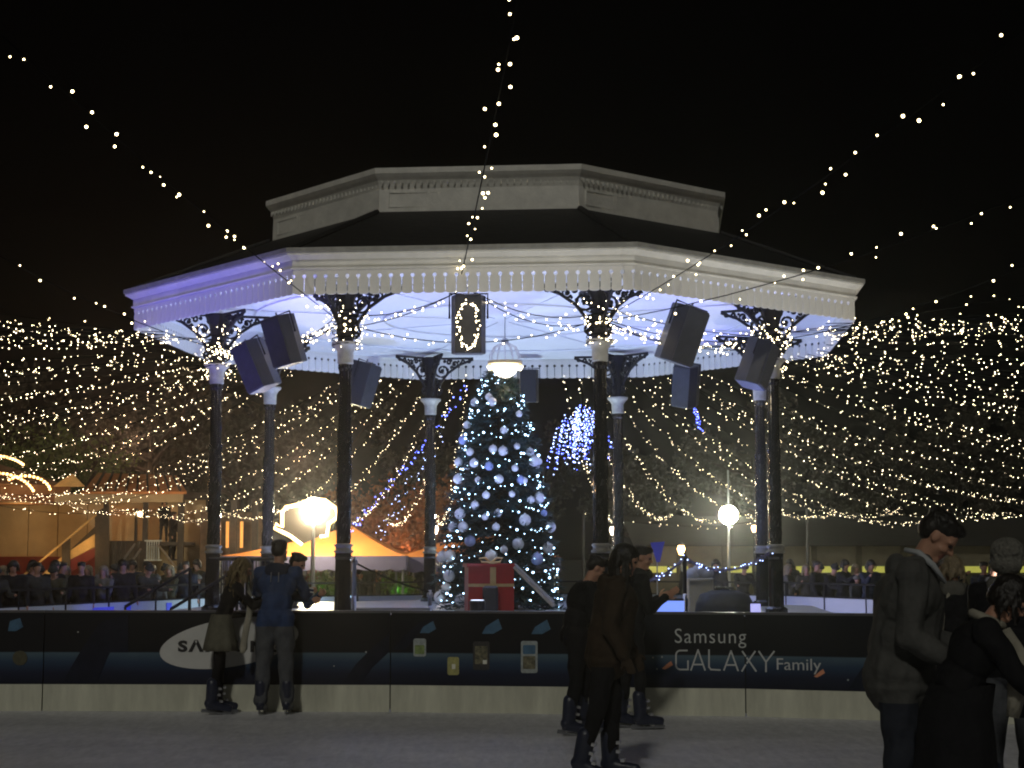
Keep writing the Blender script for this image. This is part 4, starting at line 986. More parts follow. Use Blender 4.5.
for xx in (652, 690): lamp('POINT', at(xx, 553, 72.0), 22, (1, .55, .2), size=.2)

# ------------------------------------------------------------ trees behind
def tree_mesh(seed, h, cr, leaf, n, lsz=.16):
    rn = random.Random(seed); tr = MB(); lf = MB()
    tr.tube([(0, 0, 0), (.1, 0, h * .2), (0, .1, h * .42), (.1, .1, h * .7)], [.28, .22, .16, .07], 8)
    cl = []
    for k in range(12):
        a = rn.uniform(0, 6.28); z0_ = h * rn.uniform(.25, .6); L = cr * rn.uniform(.55, 1); e = Vector((math.cos(a) * L, math.sin(a) * L, z0_ + h * rn.uniform(.08, .35)))
        m_ = Vector((math.cos(a) * L * .5, math.sin(a) * L * .5, z0_ + (e.z - z0_) * .35)); tr.tube([(0, 0, z0_), m_, e], [.11, .07, .03], 5)
        for _ in range(4): cl.append((e.lerp(m_, rn.random() * .8) + Vector((rn.gauss(0, .7), rn.gauss(0, .7), rn.gauss(0, .6))), rn.uniform(.6, 1.3)))
    for _ in range(n):
        c_, r_ = rn.choice(cl); v = Vector((rn.gauss(0, 1), rn.gauss(0, 1), rn.gauss(0, .8))); v = v.normalized() * r_ * rn.random() ** .5; p = c_ + v
        e = Vector((rn.gauss(0, 1), rn.gauss(0, 1), rn.gauss(0, 1))).normalized() * lsz * rn.uniform(.5, 1.1); f = Vector((rn.gauss(0, 1), rn.gauss(0, 1), rn.gauss(0, 1))).normalized() * lsz * rn.uniform(.5, 1)
        lf.add([p - e, p + f, p + e, p - f], [(0, 1, 2, 3)])
    return tr.mesh('trunk', M['bark'], True), lf.mesh('crown', leaf)
tv = {'d1': tree_mesh(1, 13, 5.5, M['leafd'], 9000, .2), 'd2': tree_mesh(2, 11, 5, M['leafd'], 8000, .2), 'r': tree_mesh(3, 5.4, 3.0, M['leafr'], 7000, .12), 'g': tree_mesh(4, 8.0, 2.2, M['leafg'], 4500, .10)}
def tree(kind, px, Y, sc, label, group='dark trees beyond the rink'):
    x = at(px, 555, Y).x; o = thing('broadleaf_tree', label, 'tree', (x, Y, -.15), random.uniform(0, 6), group); o.scale = (sc,) * 3
    put('trunk', tv[kind][0], o); tag(put('crown', tv[kind][1], o), kind='stuff')
tree('g', 14, 67, 1.05, 'loose green leaved tree among the fairy lights at the far left', 'trees lit by the fairground')
tree('g', 96, 68, 1.0, 'small green lit tree behind the cabin gable', 'trees lit by the fairground')
tree('r', 372, 63, .8, 'russet leaved tree behind the orange tents, the left one', 'trees lit by the fairground')
tree('r', 420, 64, .85, 'russet leaved tree behind the orange tents, the right one', 'trees lit by the fairground')
lamp('POINT', at(130, 440, 74), 420, (1, .55, .30), size=.5); lamp('POINT', at(300, 460, 76), 300, (1, .55, .35), size=.5)
lamp('POINT', at(400, 548, 59.5), 110, (1, .42, .15), size=.4); 
for i, (px, Y, sc, kd) in enumerate(((-20, 84, .95, 'd1'), (70, 90, 1.0, 'd2'), (150, 82, .9, 'd1'), (235, 88, 1.0, 'd2'), (320, 92, .85, 'd1'), (450, 90, .8, 'd2'), (545, 95, .75, 'd1'), (640, 98, .8, 'd2'), (760, 100, .9, 'd1'), (870, 96, .9, 'd2'), (960, 92, .9, 'd1'), (1050, 96, 1.0, 'd2'))):
    tree(kd, px, Y, sc, ['dark tree far behind the %s' % s for s in ('left edge of the carousel', 'sloping walkway', 'timber cabin', 'leftmost columns', 'left floodlight', 'left side of the christmas tree', 'blue light sculpture', 'right rear column', 'right floodlight', 'middle of the long pavilion', 'man in the grey coat', 'right edge of the pavilion')][i])
# ------------------------------------------------------------ people
def remesh(mb, vox, smooth=2):
    me = bpy.data.meshes.new('tmp'); me.from_pydata(mb.v, [], mb.f)
    bm = bmesh.new(); bm.from_mesh(me); bmesh.ops.recalc_face_normals(bm, faces=bm.faces); bm.to_mesh(me); bm.free()
    o = put('tmp', me); r = o.modifiers.new('r', 'REMESH'); r.mode = 'VOXEL'; r.voxel_size = vox
    s = o.modifiers.new('s', 'SMOOTH'); s.iterations = smooth; s.factor = .5
    bpy.context.view_layer.update()
    out = bpy.data.meshes.new_from_object(o.evaluated_get(bpy.context.evaluated_depsgraph_get()))
    bpy.data.objects.remove(o); return out
def wrinkle(P, seed):
    x, y, z = P[:, 0] + seed, P[:, 1], P[:, 2]
    q = np.sin(9 * x + 4 * np.sin(7 * z + seed)) * np.sin(11 * z + 3 * np.sin(8 * y)) + .6 * np.sin(23 * z + 5 * np.sin(9 * x) + 4 * np.sin(13 * y)) + .35 * np.sin(31 * y + 17 * z + 3 * np.sin(21 * x))
    return q
def vrot(v, ax, a): return Matrix.Rotation(a, 3, ax) @ v
def fig(p):
    """skeleton -> primitives. facing +X, left = +Y. units: body height"""
    g = lambda k, dflt: p.get(k, dflt)
    L = R(g('lean', 0)); J = {}; hz = .52
    pel = Vector((0, 0, hz)); sd = Vector((math.sin(L), 0, math.cos(L))); twist = R(g('twist', 0))
    bend = R(g('bend', 0)); sd2 = Vector((math.sin(L + bend), 0, math.cos(L + bend)))
    waist = pel + sd * .10; chest = waist + sd2 * .115; nb = chest + sd2 * .085
    side = vrot(Vector((0, 1, 0)), 'Z', twist)
    HL = L + bend + R(g('head', 0)); hd = Vector((math.sin(HL), 0, math.cos(HL)))
    J.update(pel=pel, waist=waist, chest=chest, nb=nb, side=side, sd=sd2, hd=hd)
    J['hc'] = nb + sd2 * .03 + hd * .085
    hy = R(g('hyaw', 0)); J['hf'] = vrot((Vector((math.cos(HL), 0, -math.sin(HL)))), 'Z', hy)
    sw = g('sw', .112)
    for s, n in ((1, 'l'), (-1, 'r')):
        sh = nb - sd2 * .022 + side * s * sw
        a = R(g('arm_' + n, 8)); ab = R(g('abd_' + n, 10)); fl = R(g('elb_' + n, 15)); inn = R(g('inn_' + n, 0))
        d1 = Vector((math.sin(a) * math.cos(ab), s * math.sin(ab), -math.cos(a) * math.cos(ab)))
        el = sh + d1 * .168
        d2 = Vector((math.sin(a + fl) * math.cos(ab - inn), s * math.sin(ab - inn), -math.cos(a + fl) * math.cos(ab - inn)))
        wr = el + d2 * .145; J['sh' + n], J['el' + n], J['wr' + n], J['fd' + n] = sh, el, wr, d2
        hp = pel + Vector((0, s * .05, -.005)); th = R(g('thigh_' + n, 0)); kn = R(g('knee_' + n, 4)); la = R(g('labd_' + n, 3))
        k = hp + Vector((math.sin(th) * math.cos(la), s * math.sin(la), -math.cos(th) * math.cos(la))) * .245
        t2 = th - kn; an = k + Vector((math.sin(t2) * math.cos(la), s * math.sin(la) * .6, -math.cos(t2))) * .235
        J['hp' + n], J['kn' + n], J['an' + n] = hp, k, an; J['ft' + n] = t2
    lo = min(J['anl'].z, J['anr'].z); dz = .045 + p.get('sk', .05) - lo
    for k_ in ('pel', 'waist', 'chest', 'nb', 'hc', 'shl', 'ell', 'wrl', 'hpl', 'knl', 'anl', 'shr', 'elr', 'wrr', 'hpr', 'knr', 'anr'): J[k_] = J[k_] + Vector((0, 0, dz))
    return J
def body(p, vox, mats, fine=True):
    J = fig(p); H = p['H']; b = MB(); prims = []; bulk = p.get('bulk', 1.0); leg = p.get('leg', 1.0)
    def C(a, c, ra, rb, reg, n=12):
        b.caps(a * H, c * H, ra * H, rb * H, n); prims.append((a * H, c * H, ra * H, rb * H, reg))
    def E(c, rad, reg, rot=None):
        b.ell(c * H, [r * H for r in rad], rot, 14, 10); prims.append((c * H, c * H, min(rad) * H * .9 + max(rad) * H * .1, min(rad) * H * .9 + max(rad) * H * .1, reg))
    ax = lambda d: d.to_track_quat('Z', 'X').to_euler()
    q = Matrix((J['sd'].cross(J['side']) * -1, J['side'], J['sd'])).transposed()
    q = Matrix((J['side'].cross(J['sd']), J['side'], J['sd'])).transposed().to_euler()
    E(J['pel'], (.072 * bulk, .096 * bulk, .085), 'top', q); E(J['pel'] - Vector((0, 0, .03)), (.068, .090, .06), 'bot')
    E(J['waist'], (.066 * bulk, .088 * bulk, .10), 'top', q); E(J['chest'], (.074 * bulk, .108 * bulk, .11), 'top', q)
    if p.get('coat'):
        C(J['chest'], J['pel'] - Vector((0, 0, .03)), .078 * bulk, .080 * bulk, 'top', 20); E(J['pel'] - Vector((0, 0, .04)), (.080 * bulk, .095 * bulk, .05), 'top')
    E(J['nb'] - J['sd'] * .03, (.058 * bulk, .115, .05), 'top', q)
    C(J['shl'], J['shr'], .040 * bulk, .040 * bulk, 'top')
    for n in 'lr':
        C(J['sh' + n], J['el' + n], .037 * bulk, .031 * bulk, 'top'); C(J['el' + n], J['wr' + n] - J['fd' + n] * .012, .032 * bulk, .024 * bulk, 'top')
        C(J['wr' + n] - J['fd' + n] * .03, J['wr' + n] + J['fd' + n] * .01, .0155, .0145, 'glove')
        # hand
        d = J['fd' + n]; s = 1 if n == 'l' else -1; wd = d.cross(Vector((0, s, 0))); wd = wd.normalized() if wd.length > .2 else Vector((1, 0, 0)); nn = d.cross(wd).normalized() * s
        pm = J['wr' + n] + d * .032; E(pm, (.024, .010, .030), 'glove', Matrix((wd, -nn, d)).transposed().to_euler())
        if fine:
            for f_, (o_, l_) in enumerate(((-.017, .040), (-.006, .046), (.006, .043), (.016, .034))):
                a0 = J['wr' + n] + d * .052 + wd * o_; d3 = (d + nn * (.35 + .08 * f_)).normalized(); a1 = a0 + d3 * l_ * .5; d4 = (d + nn * (1.0 + .1 * f_)).normalized(); a2 = a1 + d4 * l_ * .5
                C(a0, a1, .0056, .0050, 'glove', 6); C(a1, a2, .0050, .0042, 'glove', 6)
            a0 = J['wr' + n] + d * .020 + wd * .020; a1 = a0 + (d + wd * .8).normalized() * .022; C(a0, a1, .0068, .0058, 'glove', 6); C(a1, a1 + (d + wd * .1 + nn * .3).normalized() * .018, .0056, .0048, 'glove', 6)
        else: C(pm, pm + d * .03, .016, .012, 'glove', 8)
        C(J['hp' + n], J['kn' + n], .058 * leg, .041 * leg, 'bot', 14); C(J['kn' + n], J['an' + n], .040 * leg, .030 * leg * p.get('flare', 1), 'bot', 14)
        t2 = J['ft' + n]; fdir = Vector((math.cos(min(0, t2) * .6), 0, math.sin(min(0, t2) * .9))).normalized()
        if not p.get('skates'):
            a0 = J['an' + n] - Vector((0, 0, .022)); C(a0 - fdir * .012, a0 + fdir * .085, .024, .019, 'shoe')
        J['fdir' + n] = fdir
    C(J['nb'] - J['sd'] * .01, J['hc'] - J['hd'] * .03, .034, .031, 'skin')
    hf = J['hf']; up = J['hd']; hs = up.cross(hf).normalized(); up2 = hf.cross(hs).normalized(); hq = Matrix((hf, hs, up2)).transposed(); he = hq.to_euler(); hc = J['hc']
    def hp_(x, y, z): return hc + hf * x + hs * y + up2 * z
    E(hp_(-.004, 0, .014), (.056, .044, .052), 'skin', he); E(hp_(.012, 0, -.018), (.040, .036, .046), 'skin', he)
    if fine:
        C(hp_(.048, 0, .004), hp_(.060, 0, -.012), .0055, .0085, 'skin', 8)
        for s in (1, -1):
            C(hp_(.044, s * .012, .013), hp_(.038, s * .030, .011), .009, .007, 'skin', 8); E(hp_(-.002, s * .044, -.004), (.012, .005, .018), 'skin', he)
            C(hp_(.038, s * .022, -.016), hp_(.030, s * .028, -.02), .011, .010, 'skin', 8); C(hp_(.052, s * .006, -.013), hp_(.05, s * .007, -.013), .006, .005, 'skin', 6)
        C(hp_(.044, -.012, -.031), hp_(.044, .012, -.031), .0065, .0065, 'lip', 8); C(hp_(.043, -.010, -.039), hp_(.043, .010, -.039), .0062, .0062, 'lip', 8)
        C(hp_(.038, -.008, -.055), hp_(.038, .008, -.055), .012, .012, 'skin', 8)
    me = remesh(b, vox)
    nv = len(me.vertices); P = np.zeros(nv * 3); me.vertices.foreach_get('co', P); P = P.reshape(-1, 3)
    nf = len(me.polygons); Cc = np.zeros(nf * 3); me.polygons.foreach_get('center', Cc); Cc = Cc.reshape(-1, 3)
    def cls(Q):
        best = np.full(len(Q), 1e9); idx = np.zeros(len(Q), int)
        for i, (a, c, ra, rb, reg) in enumerate(prims):
            a = np.array(a); c = np.array(c); ab = c - a; t = np.clip(((Q - a) @ ab) / max(ab @ ab, 1e-9), 0, 1); dd = np.linalg.norm(Q - a - t[:, None] * ab, axis=1) - (ra + (rb - ra) * t)
            m = dd < best; best[m] = dd[m]; idx[m] = i
        return idx
    hem = (J['pel'].z - p.get('hem', .045)) * H
    torso = np.array([(pr_[4] == 'bot') or (pr_[4] == 'top' and i < 4) for i, pr_ in enumerate(prims)])
    regs = ['skin', 'top', 'bot', 'shoe', 'glove', 'lip']; ri = np.array([regs.index(pr_[4]) for pr_ in prims])
    ci = cls(Cc); fi = ri[ci]; tz = torso[ci]; fi[tz] = np.where(Cc[tz, 2] > hem, 1, 2)
    vi = ri[cls(P)]; N = np.zeros(nv * 3); me.vertices.foreach_get('normal', N); N = N.reshape(-1, 3)
    amp = np.where((vi == 1) | (vi == 2), p.get('fold', .006), 0.0)
    P = P + N * (amp * wrinkle(P, p.get('seed', 1)))[:, None]
    me.vertices.foreach_set('co', P.ravel())
    me.materials.clear()
    mm = dict(skin=M['skin'], lip=mat('lips', (.35, .13, .10), .5, var=0), shoe=M['black'], glove=mats.get('glove', M['skin']), top=mats['top'], bot=mats['bot'])
    for r_ in regs: me.materials.append(mm[r_])
    me.polygons.foreach_set('material_index', fi.astype(np.int32)); me.polygons.foreach_set('use_smooth', [True] * nf); me.update()
    J['head'] = (hp_, he); return me, J
# one skate, shared
b = MB(); b.caps((-.05, 0, .10), (.06, 0, .085), .052, .046, 12); b.caps((.06, 0, .085), (.17, 0, .075), .045, .036, 12); b.caps((-.035, 0, .13), (-.045, 0, .31), .056, .062, 14); b.caps((-.02, 0, .16), (-.02, 0, .25), .058, .060, 12)
b.box((.06, 0, .048), (.27, .075, .022))
sk_me = remesh(b, .009); sk_me.materials.clear(); sk_me.materials.append(M['boot']); sk_me.polygons.foreach_set('use_smooth', [True] * len(sk_me.polygons))
bl_me = MB().prism([(-.12, .0), (.20, .002), (.215, .02), (.20, .036), (.12, .04), (.10, .018), (-.03, .018), (-.05, .04), (-.12, .038)], -.004, .004).mesh('blade', M['steel'])
bu_me = MB().box((.035, 0, .20), (.03, .135, .022)).box((.035, 0, .265), (.03, .14, .022)).box((.07, 0, .135), (.03, .11, .022)).mesh('buckle_strap', M['lace'])
def hair_cap(J, H, kind, m, root, seed=0, name='hair'):
    hp_, he = J['head']; b = MB(); rnd = random.Random(seed)
    E = lambda c, r: b.ell(c * H, [x * H for x in r], he, 14, 10)
    if kind == 'short':
        E(hp_(-.010, 0, .030), (.056, .049, .046)); E(hp_(-.028, 0, .010), (.040, .047, .046)); E(hp_(.026, 0, .052), (.030, .036, .020))
        for k in range(40):
            a = rnd.uniform(0, 6.28); b.caps(hp_(-.01 + .036 * math.cos(a), .030 * math.sin(a), .058) * H, hp_(-.014 + .052 * math.cos(a), .043 * math.sin(a), .050 + rnd.uniform(-.012, .006)) * H, .012 * H, .008 * H, 6)
        me = remesh(b, .008, 1)
    elif kind in ('long', 'bob', 'wavy'):
        E(hp_(-.012, 0, .024), (.062, .054, .052)); E(hp_(-.034, 0, -.005), (.040, .052, .055))
        Lh = {'long': .15, 'bob': .085, 'wavy': .22}[kind] * H; dn = Vector((0, 0, -1))
        for k in range({'long': 40, 'bob': 32, 'wavy': 66}[kind]):
            a = R(rnd.uniform(60, 300)); st = hp_(-.012 + .058 * math.cos(a), .052 * math.sin(a), rnd.uniform(-.01, .04)) * H
            out = (hp_(-.012 + .058 * math.cos(a), .052 * math.sin(a), 0) - hp_(-.012, 0, 0)); out.z = 0; out = out.normalized(); pts = []; sp = rnd.uniform(.5, 1.6) * (.075 if kind == 'wavy' else .02)
            ll = Lh * rnd.uniform(.75, 1.1); ph = rnd.uniform(0, 6)
            for j in range(8):
                s = j / 7; pts.append(st + dn * ll * s + out * (sp * math.sin(s * 2.2)) + Vector((rnd.uniform(-.2, .2) * .01 + .008 * math.sin(ph + 12 * s), .010 * math.cos(ph + 11 * s), 0)) * (1.6 if kind == 'wavy' else .6))
            b.tube(pts, [.012 * (1 - .55 * j / 7) for j in range(8)], 6)
        me = remesh(b, .008, 1)
    elif kind == 'hat':
        E(hp_(-.004, 0, .030), (.061, .055, .050)); b.tube([hp_(.056 * math.cos(t), .050 * math.sin(t), .020) * H for t in [k * math.pi / 10 for k in range(21)]], .016 * H, 8)
        E(hp_(0, 0, .086), (.016, .016, .014)); me = remesh(b, .008, 2); name = 'knitted_hat'
    elif kind == 'fur':
        E(hp_(-.004, 0, .026), (.072, .066, .058)); E(hp_(-.02, .0, -.028), (.056, .062, .042))
        for k in range(160):
            v = Vector((rnd.gauss(0, 1), rnd.gauss(0, 1), rnd.gauss(.3, 1))).normalized(); b.caps(hp_(-.004 + v.x * .062, v.y * .058, .02 + v.z * .05) * H, hp_(-.004 + v.x * .078, v.y * .074, .018 + v.z * .062) * H, .008, .003, 5)
        me = remesh(b, .009, 0); name = 'fur_hat'
    me.materials.clear(); me.materials.append(m); me.polygons.foreach_set('use_smooth', [True] * len(me.polygons))
    return put(name, me, root)
def person(label, x, y, z, face, p, mats, hair=('short', None), vox=.0085, group=None, extras=True):
    """face: degrees, 0 = towards image right, 90 = away from the viewer, -90 = towards the viewer"""
    root = thing('person', label, 'person', (x, y, z), R(face), group); H = p['H']
    me, J = body(p, vox, mats); put('body', me, root)
    hp_, he = J['head']
    if hair: hair_cap(J, H, hair[0], hair[1] or CL['hairb'], root, p.get('seed', 1))
    for s in (1, -1): MB().ell(hp_(.0445, s * .0185, .003) * H, [.009 * H * .9, .0085 * H, .0065 * H], he, 10, 8).build('eye', M['eye'], root, True)
    if p.get('skates'):
        for n in 'lr':
            an = J['an' + n] * H; fd = J['fdir' + n]; ang = -math.atan2(fd.z, fd.x) + R(p.get('toe_' + n, 0))
            s = put('ice_skate', sk_me, root, an, (0, ang, 0)); s.location = an - (Matrix.Rotation(ang, 3, 'Y') @ Vector((-.02, 0, .045 * H + .05 * H - .012)))
            s.location.z = max(s.location.z, .002) if abs(ang) < .05 else s.location.z
            put('blade', bl_me, s); put('buckle_strap', bu_me, s)
    return root, J
def lpos(px, py_foot):           # a point on the ice under a pixel
    p = at(px, py_foot, 10); t = -EYE / (p.z - EYE); return p.x * t, 10 * t

# couple at the barrier
x, y = lpos(226, 711.5)
wm, J = person('woman with long wavy light brown hair and grey skirt leaning on the barrier', x - .02, y - .28, 0, 18, dict(H=1.58, lean=12, bend=10, head=4, hyaw=-14, arm_l=42, elb_l=75, arm_r=40, elb_r=80, abd_l=8, abd_r=6, thigh_l=2, thigh_r=-6, knee_l=6, knee_r=2, labd_l=0, labd_r=1, skates=1, bulk=.86, leg=.82, seed=3, fold=.003), dict(top=CL['blk'], bot=CL['blk']), ('wavy', CL['hairl']))
H = 1.58; pe = J['pel'] * H
b = MB(); n = 40; vs = []; prof = [(.125, .13), (.15, .05), (.175, -.06), (.20, -.17), (.215, -.25)]
for r_, z_ in prof:
    for k in range(n):
        a = 2 * math.pi * k / n; rr = r_ * (1 + (.05 * math.sin(9 * a) + .03 * math.sin(5 * a + 1)) * (-z_ + .13) * 3); vs.append((pe.x + .0 + rr * .85 * math.cos(a), pe.y + rr * math.sin(a), pe.z + z_))
b.add(vs, [(i * n + k, i * n + (k + 1) % n, (i + 1) * n + (k + 1) % n, (i + 1) * n + k) for i in range(4) for k in range(n)])
b.build('skirt', CL['skirt'], wm, True).modifiers.new('s', 'SOLIDIFY').thickness = .012
nb = J['nb'] * H
sc = MB(); F = [nb + Vector((.06, -.10, .05)), nb + Vector((.12, -.13, -.08)), nb + Vector((.13, -.15, -.25)), Vector((nb.x + .10, nb.y - .16, nb.z - .45)), Vector((nb.x + .06, nb.y - .16, nb.z - .60)), Vector((nb.x + .06, nb.y - .16, nb.z - .74))]
vs = []; 
for i, q in enumerate(F):
    for dx, dy in ((-.035, 0), (-.02, -.018), (.02, -.02), (.036, 0), (.02, .015), (-.02, .015)): vs.append(q + Vector((dx * (1 + .05 * i) + .006 * (-1) ** i, dy, 0)))
sc.add(vs, [(i * 6 + k, i * 6 + (k + 1) % 6, (i + 1) * 6 + (k + 1) % 6, (i + 1) * 6 + k) for i in range(5) for k in range(6)] + [tuple(range(6)), tuple(range(35, 29, -1))])
o = sc.build('scarf', CL['cream'], wm, True); o.modifiers.new('s', 'SUBSURF').levels = 1
ph = thing('mobile_phone', 'small lit phone held up by the woman with wavy hair', 'phone', at(246, 589, y - .62)); MB().box((0, 0, 0), (.012, .07, .14)).build('phone_body', M['black'], ph); MB().box((-.007, 0, 0), (.003, .06, .12)).build('phone_screen', mat('phone_glow', (.8, .8, .9), .3, var=0, emit=(.7, .65, .8), estr=.5), ph)
x, y = lpos(278, 712)
mn, J = person('man in a blue hooded jacket and baggy grey trousers seen from behind at the barrier', x, y - .30, 0, 86, dict(H=1.73, lean=9, bend=6, head=2, hyaw=-12, arm_l=46, elb_l=50, arm_r=40, elb_r=55, abd_l=15, abd_r=15, inn_l=14, inn_r=14, thigh_l=-2, thigh_r=2, knee_l=2, knee_r=2, labd_l=4, labd_r=4, skates=1, bulk=1.12, leg=1.22, flare=1.2, sw=.108, seed=5, fold=.007), dict(top=CL['navy'], bot=CL['tro']), ('short', CL['hairb']))
def hood(J, H, root, m, back=.06, name='hood', sc_=1):
    nb = J['nb'] * H; b = MB()
    for k in range(14):
        a = R(40 + 280 * k / 13); b.ell(nb + Vector((-back * .3 + .085 * sc_ * math.cos(a), .10 * sc_ * math.sin(a), .045 - .05 * (1 - abs(math.cos(a / 2))))), (.042, .042, .04), None, 10, 8)
    b.ell(nb + Vector((-back - .045, 0, .0)), (.065 * sc_, .13 * sc_, .085), None, 12, 8)
    me = remesh(b, .011, 2); me.materials.clear(); me.materials.append(m); me.polygons.foreach_set('use_smooth', [True] * len(me.polygons)); return put(name, me, root)
hood(J, 1.73, mn, cloth('dark_hood_lining', (.02, .03, .06)))
for s in (1, -1): MB().tube([J['nb'] * 1.73 + Vector((-.17, s * .04, -.02)), J['nb'] * 1.73 + Vector((-.19, s * .042, -.12))], .005, 5).build('drawcord', M['lace'], mn)
# person behind the barrier leaning over it
x, y = at(306, 560, 18.5).x, 18.55
tp, J = person('person in a blue tracksuit top with white sleeve stripes leaning on the barrier from inside', at(281, 560, 18.7).x, 18.72, .02, -20, dict(H=1.60, lean=10, bend=10, head=2, arm_r=54, elb_r=30, abd_r=16, arm_l=20, elb_l=100, inn_l=30, abd_l=10, bulk=1.0, seed=8), dict(top=CL['track'], bot=CL['jean']), ('short', CL['hairb']))
for dy in (-.02, .02):
    q = [J['shr'] * 1.7 + Vector((.01, -.066, .03 + dy)), J['elr'] * 1.7 + Vector((.01, -.056, .02 + dy)), J['wrr'] * 1.7 + Vector((0, -.042, .02 + dy))]
    MB().tube(q, .008, 6).build('sleeve_stripe', mat('white_stripe', (.6, .6, .6), .6, var=0), tp)

# dark skater left of centre
x, y = lpos(575, 735)
person('dark dressed skater stooping slightly, left of the three skaters in the middle', x, y, 0, 14, dict(H=1.60, lean=8, bend=10, head=14, arm_r=2, elb_r=35, arm_l=6, elb_l=45, thigh_l=18, knee_l=22, thigh_r=-2, knee_r=8, labd_l=1, labd_r=1, skates=1, bulk=1.2, leg=1.05, seed=11), dict(top=CL['blk'], bot=CL['blk'], glove=CL['blk']), ('short', CL['hairb']))
# behind person facing right
x, y = lpos(644, 729)
rt, J = person('skater with dark scarf looking right, half hidden behind the long haired skater', x - .10, y, 0, 8, dict(H=1.66, lean=6, bend=2, head=4, hyaw=-18, arm_r=12, elb_r=110, arm_l=6, elb_l=110, abd_r=4, inn_r=25, inn_l=25, thigh_l=-6, knee_l=2, thigh_r=6, knee_r=4, labd_l=1, labd_r=1, skates=1, bulk=1.05, leg=.9, seed=13), dict(top=CL['blk'], bot=CL['blk']), ('short', CL['hairb']))
nb = J['nb'] * 1.66; MB().tube([nb + Vector((.075 * math.cos(a) + .02, .08 * math.sin(a), .035 + .02 * math.sin(2 * a))) for a in [k * math.pi / 8 for k in range(17)]], .042, 10).build('scarf', CL['dgrey'], rt, True)
# centre skater, brown jacket
x, y = lpos(608, 781)
cs2, J = person('long dark haired skater in a brown jacket gliding in front of the barrier lettering', x, y, 0, -8, dict(H=1.66, lean=8, bend=4, head=6, hyaw=-4, arm_l=-2, elb_l=28, arm_r=-8, elb_r=34, abd_r=10, abd_l=10, thigh_l=4, knee_l=6, thigh_r=-9, knee_r=8, labd_l=2, labd_r=2, skates=1, bulk=1.28, leg=1.05, hem=.07, coat=1, seed=15, fold=.006), dict(top=CL['brown'], bot=CL['blk'], glove=CL['brown']), ('long', CL['hairb']))
hood(J, 1.66, cs2, CL['brown'])
# man in the grey coat, right foreground
Y = 8.9; px = 896
gm, J = person('tall dark haired man in a charcoal coat looking down, at the right foreground', at(px, 560, Y).x, Y, 0, -14, dict(H=1.83, lean=5, bend=8, head=30, hyaw=-6, arm_r=-4, elb_r=62, abd_r=8, arm_l=4, elb_l=66, abd_l=8, coat=1, hem=.08, thigh_l=6, knee_l=8, thigh_r=0, knee_r=6, labd_l=3, labd_r=3, skates=1, bulk=1.24, leg=1.10, sw=.112, seed=17, fold=.007), dict(top=CL['grey'], bot=CL['jean']), ('short', CL['hairb']))
H = 1.83; nb = J['nb'] * H
co = MB(); 
for s in (1, -1): co.tube([nb + Vector((-.05, s * .05, .10)), nb + Vector((.02, s * .095, .085)), nb + Vector((.09, s * .10, .02)), nb + Vector((.15, s * .07, -.07))], [.014, .018, .018, .010], 6)
co.build('pale_collar', mat('pale_shirt', (.42, .44, .46), .7, var=.1), gm, True)
hood(J, H, gm, CL['grey'], .05, 'coat_collar')
# blond person further back
Y = 14.2
bd, J = person('blond haired person in a dark coat behind the grey coated man and stooping woman', at(952, 560, Y).x, Y, 0, 80, dict(H=1.57, lean=4, head=6, skates=1, bulk=1.15, thigh_l=4, knee_l=6, arm_l=14, arm_r=14, seed=19), dict(top=CL['blk'], bot=CL['blk'], glove=CL['blk']), ('bob', CL['hairf']))
nb = J['nb'] * 1.57; MB().tube([nb + Vector((-.10, .02, .03)), nb + Vector((-.11, .09, -.2)), nb + Vector((-.12, .12, -.5))], .018, 6).build('pale_strap', CL['cream'], bd, True)
hood(J, 1.57, bd, CL['lgrey'], .03, 'pale_hood', .8)
# stooping woman, long coat
Y = 8.5
sw_, J = person('stooping dark haired woman in a long black coat with white scarf, right foreground', at(952, 600, Y).x, Y, 0, -12, dict(H=1.55, lean=12, bend=14, head=20, arm_r=34, elb_r=14, abd_r=6, arm_l=40, elb_l=14, thigh_l=22, knee_l=26, thigh_r=0, knee_r=12, labd_l=3, labd_r=3, skates=1, bulk=1.18, leg=1.1, seed=21), dict(top=CL['blk'], bot=CL['blk']), ('bob', CL['hairb']))
H = 1.55; pe = J['pel'] * H; b = MB(); vs = []; n = 40; prof = [(.16, .14, .04), (.18, .0, .0), (.19, -.15, -.0), (.205, -.32, -.01), (.21, -.40, -.01)]
for r_, z_, xo in prof:
    for k in range(n): a = 2 * math.pi * k / n; rr = r_ * (1 + (.035 * math.sin(6 * a) + .02 * math.sin(11 * a)) * (.2 - z_) * 2.5); vs.append((pe.x + xo + rr * math.cos(a), pe.y + rr * .95 * math.sin(a), pe.z + z_))
b.add(vs, [(i * n + k, i * n + (k + 1) % n, (i + 1) * n + (k + 1) % n, (i + 1) * n + k) for i in range(4) for k in range(n)])
b.build('coat_skirt', CL['blk'], sw_, True).modifiers.new('s', 'SOLIDIFY').thickness = .015
nb = J['nb'] * H; b = MB()
b.tube([nb + Vector((.07 * math.cos(a), .075 * math.sin(a), .03 + .05 * math.cos(a) * -.6)) for a in [k * math.pi / 8 for k in range(17)]], .024, 8)
b.build('scarf', CL['cream'], sw_, True)
b = MB(); b.tube([nb + Vector((.08, -.06, -.02)), nb + Vector((.14, -.09, -.14)), nb + Vector((.13, -.11, -.30)), nb + Vector((.10, -.11, -.44))], [.03, .045, .055, .03], 8)
b.build('scarf_tail', CL['cream'], sw_, True)
